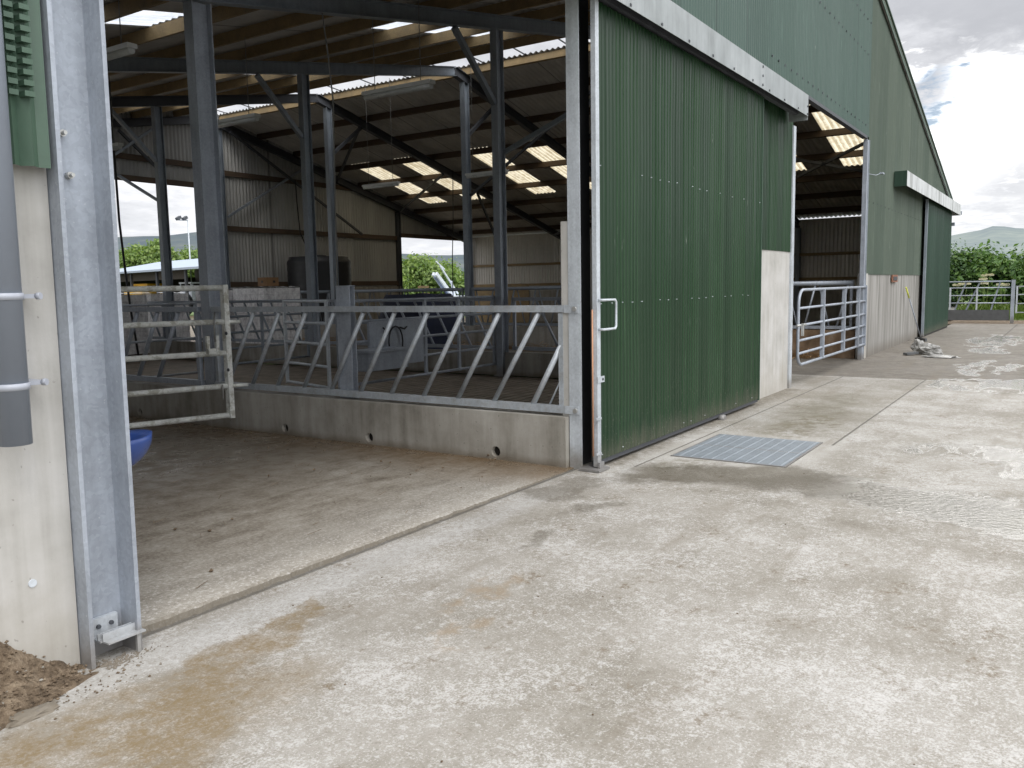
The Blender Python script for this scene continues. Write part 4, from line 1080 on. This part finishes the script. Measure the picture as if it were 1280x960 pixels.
# ================================================================== yard things
t = thing('drain_grating', 'square galvanised steel grating set in the concrete before the green door', 'grating', (1.375, -.945, 0))
b = MB(); x = .79
while x < 1.98:
    b.box(x-.0065, x+.0065, -1.425, -.465, -.024, .007); x += .031
y = -1.40
while y < -.47:
    b.box(.775, 1.975, y-.004, y+.004, -.012, .0085); y += .098
b.build('bar_mesh', M['grate'], t)
b = MB(); b.box(.755, 1.995, -1.445, -1.427, -.03, .006); b.box(.755, 1.995, -.463, -.445, -.03, .006); b.box(.755, .773, -1.427, -.463, -.03, .006); b.box(1.977, 1.995, -1.427, -.463, -.03, .006); b.box(1.36, 1.375, -1.427, -.463, -.03, .0075)
b.build('edge_frame', M['galv'], t)
# broom
t = thing('broom', 'long handled yard scraper with yellow grip leaning on the concrete wall', 'broom', (16.8, -.3, 0))
a = Vector((15.68, -.07, 1.33)); c = Vector((16.8, -.28, .06))
b = MB(); b.tube([a.lerp(c, .2), c], .014, 8); b.build('handle', M['galv'], t)
b = MB(); b.tube([a, a.lerp(c, .2)], .019, 8); b.build('grip', M['lime'], t)
b = MB(); b.bar((16.62, -.42, .04), (16.95, -.14, .04), .05, .08); b.build('blade', M['rubber'], t)
# plastic sack
def lump(c, s, n, seed, m, name, parent=None):
    bm = bmesh.new(); bmesh.ops.create_icosphere(bm, subdivisions=n, radius=1)
    b = MB()
    for v in bm.verts:
        p = v.co.copy(); f = 1+.45*mnoise.noise(p*1.4+Vector((seed, 0, 0)))+.22*mnoise.noise(p*4+Vector((0, seed, 0)))
        q = Vector((p.x*s[0]*f, p.y*s[1]*f, max(0, p.z*s[2]*f+s[2]*.55))); b.v.append(q+Vector(c))
    for f in bm.faces: b.face([v.index for v in f.verts], 0, False)
    bm.free(); return b.build(name, M[m], parent)
t = thing('plastic_sack', 'crumpled pale plastic sack dumped on the yard by the concrete wall', 'sack', (12.7, -.9, 0))
lump((12.75, -.98, 0), (.17, .23, .13), 4, 3.1, 'plastic_bag', 'sack_body', t)
lump((13.2, -.72, .0), (.13, .13, .16), 4, 8.4, 'plastic_bag', 'sack_neck', t)
b = MB(); b.bar((12.3, -.6, .03), (12.5, -.78, .05), .12, .04); b.build('dark_flap', M['rubber'], t)
b = lump((12.0, -1.25, 0), (.12, .32, .035), 3, 5., 'plastic_bag', 'plastic_scrap'); tag(b, 'flat scrap of pale plastic lying in front of the sack', 'litter')
# soil heap
b = MB(); nx, ny = 110, 60
x0, x1, y0, y1 = -6.45, -4.29, -.62, -.028
for i in range(nx+1):
    for j in range(ny+1):
        x = x0+(x1-x0)*i/nx; y = y0+(y1-y0)*j/ny
        ridge = .29*min(1, max(0, (-4.335-x)/.42))**.85
        edge = -.06-.26*min(1, max(0, (-4.315-x)/.9))
        f = min(1, max(0, (y-(edge-.10))/(.10+.9*abs(edge))))
        h = ridge*f*(.85+.5*mnoise.noise(Vector((x*4, y*4, 0))))+(.022*mnoise.noise(Vector((x*17, y*17, 2)))+.014*mnoise.noise(Vector((x*45, y*45, 5))))*min(1, f*4)-.012*(1 if f <= 0.02 else 0)
        b.v.append(Vector((x, y, h-.004)))
for i in range(nx):
    for j in range(ny):
        a = i*(ny+1)+j; b.face((a, a+ny+1, a+ny+2, a+1), 0, True)
cnt = 0
while cnt < 4200:
    i = rnd.randrange(nx); j = rnd.randrange(ny); p = b.v[i*(ny+1)+j]
    if p.z > .004 or rnd.random() < .02:
        stone(p.x+rnd.uniform(-.02, .02), min(-.035, p.y+rnd.uniform(-.02, .02)), p.z+.003, rnd.choice((.004, .005, .006, .007, .009, .012)), 1 if rnd.random() < .05 else 0); cnt += 1
o = b.build('soil_heap', [M['soil'], M['conc_wall']]); o['kind'] = 'stuff'; tag(o, 'brown loose soil heaped against the concrete panel', 'soil')
lumpo = lump((-4.66, -.27, -.005), (.10, .045, .018), 3, 9.3, 'conc_wall', 'mortar_scrap'); tag(lumpo, 'flat grey mortar scrap at the edge of the soil heap', 'rubble')
# cement crumbs at the post foot
b = MB()
for i in range(70): stone(-4.42+rnd.gauss(0, .16), -.22-abs(rnd.gauss(0, .07)), .002, rnd.choice((.003, .004, .006, .009)), i % 2)
for i in range(260):
    stone(-4.30+abs(rnd.gauss(0, .09)), -.09+rnd.gauss(0, .03)-.03, .002, rnd.choice((.003, .004, .005, .008)), 0)
o = b.build('cement_crumbs', [M['conc_wall'], M['soil']]); o['kind'] = 'stuff'; tag(o, 'crumbs of pale cement at the foot of the nearest post', 'rubble')

b = MB()
for i in range(150):
    x = rnd.uniform(-4.3, 6); y = -abs(rnd.gauss(0, 2.2))-.15
    stone(x, y, .002, rnd.choice((.002, .003, .003, .004, .006)), 0)
o = b.build('yard_crumbs', M['soil']); o['kind'] = 'stuff'; tag(o, 'dark crumbs of mud scattered over the yard concrete', 'mud')

# ================================================================== planting
def foliage(name, blobs, n, size, mat, seed=0, trunk=None, flowers=0, mats=None):
    """leaf quads through the volume of several blobs; returns an Empty with crown (+ trunk) built round the origin"""
    rg = random.Random(seed); b = MB(); tot = sum(r[3]*r[4]*r[5] for r in blobs)
    cl = []
    for bl in blobs:
        for _ in range(max(3, int(26*bl[3]*bl[4]*bl[5]/tot*len(blobs)))):
            d = Vector((rg.gauss(0, 1), rg.gauss(0, 1), rg.gauss(0, 1))).normalized()*rg.uniform(.45, 1.05)
            cl.append((Vector((bl[0]+d.x*bl[3], bl[1]+d.y*bl[4], bl[2]+d.z*bl[5])), .30*min(bl[3], bl[4], bl[5])*rg.uniform(.6, 1.3)))
    for i in range(n):
        c, r = rg.choice(cl)
        d = Vector((rg.gauss(0, 1), rg.gauss(0, 1), rg.gauss(0, .8)))*r*.75
        p = c+d
        if p.z < .02: p.z = rg.uniform(.02, .5)
        nrm = (d.normalized()+Vector((rg.gauss(0, .6), rg.gauss(0, .6), .5+rg.gauss(0, .5)))).normalized()
        t1 = nrm.cross(Vector((rg.gauss(0, 1), rg.gauss(0, 1), rg.gauss(0, 1)))).normalized(); t2 = nrm.cross(t1)
        s = size*rg.uniform(.6, 1.35)
        n0 = len(b.v); b.v += [p-t1*s, p-t2*s*.5+nrm*s*.12, p+t1*s, p+t2*s*.5+nrm*s*.12]; b.face((n0, n0+1, n0+2, n0+3), 0)
    for i in range(flowers):
        c, r = rg.choice(cl); 
        if c.z < blobs[0][2]*.6: continue
        p = c+Vector((rg.gauss(0, .5)*r, rg.gauss(0, .5)*r, r*.8+.05))
        for k in range(14):
            q = p+Vector((rg.gauss(0, .1), rg.gauss(0, .1), rg.gauss(0, .02))); s = .045
            n0 = len(b.v); b.v += [q+Vector((-s, 0, 0)), q+Vector((0, -s, .01)), q+Vector((s, 0, 0)), q+Vector((0, s, .01))]; b.face((n0, n0+1, n0+2, n0+3), 1)
    return b
def plant(name, label, cat, loc, blobs, n, size, mat, seed, group, trunk=None, flowers=0):
    t = thing(name, label, cat, loc, group); WP[t] = Vector((0, 0, 0))
    foliage(name, blobs, n, size, mat, seed, flowers=flowers).build('crown', [M[mat], M['flower']], t, keep=True)
    b = MB(); rg = random.Random(seed+50)
    h = trunk or 1.2
    b.tube([(0, 0, -.2), (.04*h, .02*h, h*.5), (0, .05*h, h)], [.05*h+.03, .04*h+.02, .02*h+.01], 7)
    for k in range(5):
        a = rg.uniform(0, 6.28); b.tube([(0.02*h, .03*h, h*rg.uniform(.4, .8)), (math.cos(a)*h*.4, math.sin(a)*h*.4, h*1.2)], [.022*h, .008*h], 5)
    b.build('trunk', M['bark'], t, keep=True)
    WP[t] = Vector(loc); return t
H1 = [(0, 0, 1.3, 1.1, 1.5, 1.2), (.2, -1.2, 1.2, 1., 1.1, 1.1), (0, 1.1, 1.35, 1., 1.1, 1.25)]
H2 = [(0, 0, 1.25, 1.1, 1.6, 1.15), (-.2, 1.0, 1.5, .9, .8, 1.2), (.2, -1.3, 1.1, 1.1, 1.0, 1.0)]
hp = [(33.5, 4.6, 1.0, H1), (33.2, 1.9, 1.12, H1), (33.6, -.6, 1.0, H2), (33.0, -3.1, 1.05, H1)]
hl = ['hedge shrub just left of the shed corner beyond the far gate', 'tall hedge shrub showing beside the shed corner', 'hedge shrub in the middle behind the rubber sheeted gate', 'hedge shrub at the right edge of view behind the plain gate']
prs = []
for k, (x, y, s, Hh) in enumerate(hp):
    if k < 3: prs.append(plant('hedge_shrub', hl[k], 'hedge shrub', (x, y, 0), [(a, b_, c*1.13*s, d, e, f*1.10*s) for a, b_, c, d, e, f in Hh], (11000, 9000, 12000)[k], (.085, .06, .11)[k], ('leaf_hedge', 'leaf_hedge2', 'leaf_hedge')[k], 11+k, 'shrubs of the boundary hedge'))
    else: dup_tree(prs[0], (x, y, 0), hl[k], 2.1, 1.05)
for k in range(9):
    y = -5.7-k*2.6
    dup_tree(prs[k % 3], (33.4+.8*math.sin(k*1.7)-k*.25, y, 0), 'boundary hedge shrub running on to the right outside the view', k*1.3, (1., 1., 1.0+.12*math.sin(k*2.3)))
# elder bushes behind the shed
E1 = [(0, 0, 1.4, 1.5, 1.5, 1.2), (.9, .4, 1.8, 1.2, 1.2, 1.1), (-.9, 0, 1.2, 1.2, 1.2, 1.1)]
eb = plant('elder_bush', 'flowering elder bush left of the pale boom behind the shed', 'bush', (28.0, 27.6, -.6), E1, 12000, .11, 'leaf_tree', 31, 'flowering bushes behind the shed', 1.4, 40)
dup_tree(eb, (33.8, 28.5, 0), 'flowering elder bush right of the pale boom behind the shed', 2.0, 1.2)
dup_tree(eb, (38.5, 33.5, 0), 'rounded bush further back in the far right opening', 4.0, 1.3)
dup_tree(eb, (32.5, 34.5, 0), 'bush filling the gap behind the pale boom', 5.0, .7)
# trees beyond the neighbouring shed
T1 = [(0, 0, 4.6, 2.6, 2.6, 1.7), (1.8, .5, 4.1, 1.9, 1.9, 1.5), (-1.9, -.3, 3.9, 2.0, 1.9, 1.5), (.3, 0, 5.6, 1.6, 1.6, 1.1)]
tr = plant('broadleaf_tree', 'rounded tree left of the slim post in the left back opening', 'tree', (44.0, 71.5, 0), T1, 12000, .2, 'leaf_tree', 41, 'trees beyond the neighbouring shed', 3.6)
dup_tree(tr, (49.0, 71.0, -.4), 'tree between the slim and the thick post in the left back opening', 1.2, .98)
dup_tree(tr, (53.5, 72.0, -.3), 'tree right of the thick post in the left back opening', 3.0, 1.0)
dup_tree(tr, (40.0, 74, -1.6), 'low tree at the far left of the left back opening', 4.4, .95)
dup_tree(tr, (46.0, 80, -1.2), 'tree standing further back behind the slim post', 5.4, 1.1)
# grass and cow parsley by the far gate
b = MB(); rg = random.Random(3)
for i in range(9000):
    x = rg.uniform(28.0, 33.0); y = rg.uniform(-7, 3); 
    if abs(y-(.52+.08*(x-27.5))) < .5: continue
    h = rg.uniform(.15, .55)*(1.25 if x > 30 else .7); a = rg.uniform(0, 6.28); w = .012; lx, ly = math.cos(a)*h*.35, math.sin(a)*h*.35
    z = .03
    n0 = len(b.v); b.v += [Vector((x-w, y, z)), Vector((x+w, y+w, z)), Vector((x+lx*.5+w, y+ly*.5, z+h*.65)), Vector((x+lx, y+ly, z+h)), Vector((x+lx*.5-w, y+ly*.5, z+h*.65))]; b.face((n0, n0+1, n0+2, n0+3, n0+4))
o = b.build('verge_grass', M['blade']); o['kind'] = 'stuff'; tag(o, 'long green grass on the verge behind the far gates', 'grass')
def parsley(label, x, y, heads):
    t = thing('cow_parsley', label, 'wildflower', (x, y, .05), 'cream flowers behind the far gate'); b = MB(); s = MB()
    for (dy, z) in heads:
        b = MB(); s.tube([(x, y+dy*.3, .05), (x, y+dy, z)], .008, 5)
        for k in range(36):
            q = Vector((x+max(-.08, min(.08, rnd.gauss(0, .045))), y+dy+max(-.11, min(.11, rnd.gauss(0, .07))), z+rnd.gauss(0, .012))); w = .028
            n0 = len(b.v); b.v += [q+Vector((0, -w, 0)), q+Vector((-w, 0, .02)), q+Vector((0, w, 0)), q+Vector((w, 0, .02))]; b.face((n0, n0+1, n0+2, n0+3))
            b.quad(q+Vector((0, -w, -w)), q+Vector((0, w, -w)), q+Vector((0, w, w*.3)), q+Vector((0, -w, w*.3)))
        b.build('flower_head', M['flower'], t)
    s.build('stem', M['blade'], t)
parsley('cow parsley heads nearest the shed corner', 28.6, .05, ((.12, 1.3), (-.06, 1.32), (-.22, 1.33)))
parsley('larger cow parsley heads in the middle of the far gate', 28.6, -.72, ((-.0, 1.62), (-.14, 1.64), (.02, 1.34), (.06, 1.5)))
parsley('low cow parsley heads near the steel gate post', 28.6, -1.35, ((0, 1.28), (.14, 1.29)))

# ================================================================== behind the shed
t = thing('neighbouring_shed', 'open fronted shed with pale blue roof seen through the left back opening', 'shed', (32, 48, 0))
A = Vector((33.0, 64.0, 0)); B = Vector((26.8, 36.0, 0)); n = Vector((.976, -.216, 0))
def up(p, z): return Vector((p.x, p.y, z))
b = MB()
b.quad(up(A-n*.4, 3.12), up(B-n*.4, 3.12), up(B+n*6, 4.25), up(A+n*6, 4.25)); b.quad(up(A+n*6, 4.25), up(B+n*6, 4.25), up(B+n*12, 3.1), up(A+n*12, 3.1))
b.bar(up(A-n*.42, 3.1), up(B-n*.42, 3.1), .06, .14); b.build('roof', M['fibre'], t)
b = MB(); b.quad(up(A+n*9, 0), up(B+n*9, 0), up(B+n*9, 3.6), up(A+n*9, 3.6)); b.build('rear_wall', M['darkwood'], t)
b = MB(); b.quad(up(A+n*.05, 2.45), up(A.lerp(B, .66)+n*.05, 2.45), up(A.lerp(B, .66)+n*.05, 3.08), up(A+n*.05, 3.08)); b.build('front_boarding', M['darkwood'], t)
for k in range(7):
    p = A.lerp(B, k/6); b = MB(); b.box(p.x-.08, p.x+.08, p.y-.08, p.y+.08, 0, 3.1); b.build('shed_post', M['steel_dark'], t)
b = MB(); b.box(20, 46, 62, 62.2, 0, 2.9); b.build('end_wall', M['darkwood'], t)
# floodlight mast
t = thing('floodlight_mast', 'slim mast with two floodlights beyond the neighbouring shed', 'floodlight', (37, 56, 0))
b = MB(); b.tube([(37, 56, 0), (37, 56, 7.35)], .05, 8); b.build('mast', M['galv_lt'], t)
b = MB(); b.tube([(36.3, 56.3, 7.3), (37, 56, 7.3)], .04, 6); b.build('cross_arm', M['galv_dk'], t)
for dxx in (-.65, -.2):
    b = MB(); b.bar((37+dxx-.17, 56-dxx*.4, 7.35), (37+dxx+.17, 56-dxx*.4, 7.55), .3, .22); b.build('lamp_head', M['steel_dark'], t)
# machines inside
t = thing('yellow_machine', 'yellow farm machine parked under the neighbouring shed', 'machine', (31.6, 54, 0))
b = MB(); b.box(30.6, 33.2, 53, 55.2, .7, 1.95); b.box(31.2, 32.6, 53.2, 55, 1.95, 2.25); b.build('body', M['yellow'], t)
for yv in (53.2, 55.):
    b = MB(); b.tube([(31.2, yv-.15, .5), (31.2, yv+.15, .5)], .5, 16); b.build('wheel', M['black'], t)
t = thing('white_tractor', 'pale tractor parked under the neighbouring shed by the slim post', 'tractor', (30.6, 47, 0))
b = MB(); b.box(30.0, 31.1, 46.4, 48.4, .7, 1.5); b.build('body', M['bluewhite'], t)
b = MB(); b.box(30.05, 31.05, 46.5, 47.7, 1.5, 1.62); b.box(30.0, 31.1, 46.45, 47.75, 2.15, 2.25); 
for xx in (30.05, 31.0):
    for yy in (46.5, 47.65): b.box(xx, xx+.06, yy, yy+.06, 1.62, 2.15)
b.build('cab', M['bluewhite'], t)
for xx in (29.85, 31.25):
    b = MB(); b.tube([(xx-.15, 47, .75), (xx+.15, 47, .75)], .75, 18); b.build('wheel', M['black'], t)
# pale loader boom behind the right back opening
t = thing('loader_boom', 'pale steel loader boom raised among the bushes in the far right opening', 'loader', (31, 26, 0))
for d in (0, .28):
    b = MB(); b.bar((29.85+d*.3, 25.2+d, 2.3), (31.6+d*.3, 25.4+d, 1.0), .12, .20); b.build('lift_arm', M['bluewhite'], t)
b = MB(); b.bar((30.3, 25.3, 2.75), (32.0, 25.4, 1.2), .07, .08); b.bar((30.0, 25.3, 2.95), (30.7, 25.3, 2.55), .06, .06); b.build('ram', M['bluewhite'], t)
b = MB(); b.bar((29.95, 25.34, 2.12), (31.3, 25.5, 1.1), .16, .10); b.build('cross_tube', M['bluesteel'], t)
b = MB(); b.bar((31.3, 25.3, 1.9), (31.55, 25.3, 1.1), .1, .1); b.box(29.9, 32.4, 24.7, 26.3, .5, 1.1); b.build('chassis', M['bluewhite'], t)
for yv in (24.7, 26.2):
    b = MB(); b.tube([(31.2, yv-.15, .5), (31.2, yv+.15, .5)], .52, 16); b.build('wheel', M['black'], t)
t = thing('timber_stack', 'small stack of pale timber just outside the far right opening', 'timber', (24.2, 21.5, 0))
for k in range(5):
    b = MB(); b.box(23.7, 24.1, 21+.02*k, 21.4, .9+k*.16, 1.0+k*.16); b.build('board', M['timber'], t)
b = MB(); b.box(23.72, 24.08, 21.05, 21.38, 0, .9); b.build('stack_base', M['timber_dk'], t)

# ================================================================== hills
def hill(name, mat, az0, az1, d0, d1, prof, seed):
    b = MB(); na, nr = 160, 26; cx0, cy0 = -6.1, -3.3
    for i in range(na+1):
        az = az0+(az1-az0)*i/na
        e = prof(az)
        for j in range(nr+1):
            u = j/nr; d = d0+(d1-d0)*u
            dr = d0+(d1-d0)*.62
            h = dr*math.tan(R(e))
            s = math.sin(min(1, u/.62)*math.pi/2)**1.2 if u <= .62 else math.cos((u-.62)/.38*math.pi/2*.7)
            x = cx0+d*math.cos(R(az)); y = cy0+d*math.sin(R(az))
            nz = mnoise.noise(Vector((x*.004, y*.004, seed)))*18+mnoise.noise(Vector((x*.015, y*.015, seed)))*5
            b.v.append(Vector((x, y, -1+h*s+nz*s*.35)))
    for i in range(na):
        for j in range(nr):
            a = i*(nr+1)+j; b.face((a, a+nr+1, a+nr+2, a+1), 0, True)
    struct(name, b, M[mat])
def lerp_prof(pts):
    def f(a):
        for (x0, y0), (x1, y1) in zip(pts, pts[1:]):
            if x0 <= a <= x1:
                u = (a-x0)/(x1-x0); u = u*u*(3-2*u); return y0+(y1-y0)*u
        return pts[0][1] if a < pts[0][0] else pts[-1][1]
    return f
hill('hills', 'hill', -70, 24, 1400, 3000, lerp_prof([(-70, 3.5), (-40, 2.2), (-20, 3.6), (-4, 2.4), (2.4, 2.75), (3.9, 2.98), (5.0, 2.7), (7, 2.45), (14, 1.9), (24, 1.5)]), 1.)
hill('fells', 'fell', 22, 110, 1500, 3200, lerp_prof([(22, 2.), (38.6, 2.15), (41, 2.35), (48, 3.2), (52, 3.85), (56, 3.5), (57.6, 3.45), (60, 3.2), (75, 4.), (110, 3.)]), 4.)

# ================================================================== sky, sun, camera
w = bpy.data.worlds.new('World'); scn.world = w; w.use_nodes = True
t = NT(w.node_tree); t.n.clear()
SUN_EL, SUN_AZ = R(52), R(-128)      # direction to the sun: from behind the camera, right
sd = Vector((math.cos(SUN_EL)*math.cos(SUN_AZ), math.cos(SUN_EL)*math.sin(SUN_AZ), math.sin(SUN_EL)))
sky = t.node('ShaderNodeTexSky', sky_type='NISHITA', sun_disc=False, sun_elevation=SUN_EL, sun_rotation=math.atan2(sd.x, sd.y))
sky.altitude = 50; sky.air_density = 1.; sky.dust_density = 1.5
D = t.node('ShaderNodeTexCoord').outputs['Generated']
d = t.sep(D)
den = t.math('ADD', t.math('MAXIMUM', d[2], 0.), .16)
C2 = t.comb(t.math('DIVIDE', d[0], den), t.math('DIVIDE', d[1], den), t.math('MULTIPLY', d[2], 1.2))
CV = t.vmath('ADD', C2, (3.1, 1.7, .4))
n1 = t.noise(CV, 1.05, 9, .58, .25); n2 = t.noise(CV, 3.1, 8, .6, .2); n3 = t.noise(t.vmath('ADD', CV, (9, 4, 2)), .75, 6, .55, .3)
n5 = t.noise(CV, 9., 8, .62, .3)
# a bright cumulus tower beyond the gable
def blob(az, el, r0, r1):
    v = Vector((math.cos(R(el))*math.cos(R(az)), math.cos(R(el))*math.sin(R(az)), math.sin(R(el))))
    ang = t.math('ARCCOSINE', t.math('MINIMUM', t.vmath('DOT_PRODUCT', t.vmath('NORMALIZE', D), tuple(v)), .99999))
    ang = t.math('ADD', ang, t.math('MULTIPLY', t.math('SUBTRACT', t.math('MULTIPLY_ADD', n5, .5, t.math('MULTIPLY', n2, .5)), .5), .22))
    return t.mr(ang, R(r0), R(r1), 1, 0)
bright = t.math('MAXIMUM', blob(5.0, 9.3, 1.2, 4.2), t.math('MULTIPLY', blob(8.6, 12.3, .3, 1.6), .8))
shade = t.math('ADD', t.math('MULTIPLY', n3, .6), t.math('ADD', t.math('MULTIPLY', n2, .22), t.math('MULTIPLY', n5, .18)))
cc = t.ramp(shade, (.36, (.45, .46, .49)), (.50, (.68, .69, .72)), (.62, (1.0, 1.0, 1.0)))
darkb = t.math('MAXIMUM', blob(5, 17.5, 3, 6.5), t.math('MULTIPLY', blob(2.5, 4.8, 1, 4), .55))
cc = t.mix(t.math('MULTIPLY', darkb, .75), cc, (.40, .41, .44))
cc = t.mix(bright, cc, (1.7, 1.7, 1.7))
haze = t.mr(d[2], .0, .17, 1, 0)
cc = t.mix(t.math('MULTIPLY', haze, .45), cc, (.70, .72, .75))
gap = t.mr(t.math('MULTIPLY_ADD', n1, .7, t.math('MULTIPLY', n2, .3)), .33, .40)
gap = t.math('MAXIMUM', gap, t.math('MAXIMUM', blob(4, 14, 6, 12), blob(-13, 13, 8, 14)))
gap = t.math('MINIMUM', gap, t.math('SUBTRACT', 1., t.math('MULTIPLY', blob(7.4, 10.7, .3, 2.0), .9)))
gap = t.math('MINIMUM', gap, t.math('SUBTRACT', 1., t.math('MULTIPLY', blob(7.4, 10.7, .3, 2.0), .9)))
gap = t.math('MAXIMUM', gap, t.math('MAXIMUM', haze, t.math('MULTIPLY', bright, .0)))
zen = t.mr(d[2], .2, .95, 1., 1.75, False)
cc = t.mix(1., cc, t.comb(zen, zen, zen), 'MULTIPLY')
front = blob(-100, 34, 18, 62)  # sky out of view brightened to fill the interior and facade
fg = t.math('MULTIPLY_ADD', front, 1.25, 1.)
cc = t.mix(1., cc, t.comb(fg, fg, fg), 'MULTIPLY')
filmglow = blob(2, 35, 9, 18)  # bright sky patch added above the view to whiten the wet film
cc = t.mix(t.math('MULTIPLY', filmglow, .9), cc, (5.6, 5.5, 5.3))
bg1 = t.node('ShaderNodeBackground', {'Strength': .11}); t.l.new(sky.outputs[0], bg1.inputs[0])
bg2 = t.node('ShaderNodeBackground', {'Strength': 1.3}); t.l.new(cc, bg2.inputs[0])
mx_ = t.node('ShaderNodeMixShader'); t.l.new(gap, mx_.inputs[0]); t.l.new(bg1.outputs[0], mx_.inputs[1]); t.l.new(bg2.outputs[0], mx_.inputs[2])
o = t.node('ShaderNodeOutputWorld'); t.l.new(mx_.outputs[0], o.inputs[0])

sl = bpy.data.lights.new('sun', 'SUN'); sl.energy = 1.25; sl.angle = R(25); sl.color = (1., .96, .9)
so = bpy.data.objects.new('sun', sl); col.objects.link(so); so.rotation_euler = sd.to_track_quat('Z', 'Y').to_euler()
so.location = (-10, -20, 30)

cam = bpy.data.cameras.new('camera'); cam.sensor_fit = 'HORIZONTAL'; cam.sensor_width = 36
cam.lens = 1055.8/1280*36; cam.clip_end = 12000; cam.clip_start = .05
co = bpy.data.objects.new('camera', cam); col.objects.link(co); scn.camera = co
fw = Vector((.82868486, .5480437, -.11370798)); r2 = Vector((.54979036, -.83510416, -.01820996)); u2 = Vector((.10493786, .04742523, .99334732))
mt = Matrix((( r2.x, u2.x, -fw.x, -6.10494), (r2.y, u2.y, -fw.y, -3.32373), (r2.z, u2.z, -fw.z, 1.5), (0, 0, 0, 1)))
co.matrix_world = mt
scn.view_settings.view_transform = 'Standard'; scn.view_settings.look = 'None'; scn.view_settings.exposure = 0
scn.render.engine = 'CYCLES'
scn.cycles.max_bounces = 10; scn.cycles.diffuse_bounces = 6; scn.cycles.transparent_max_bounces = 12
scn.cycles.use_denoising = True
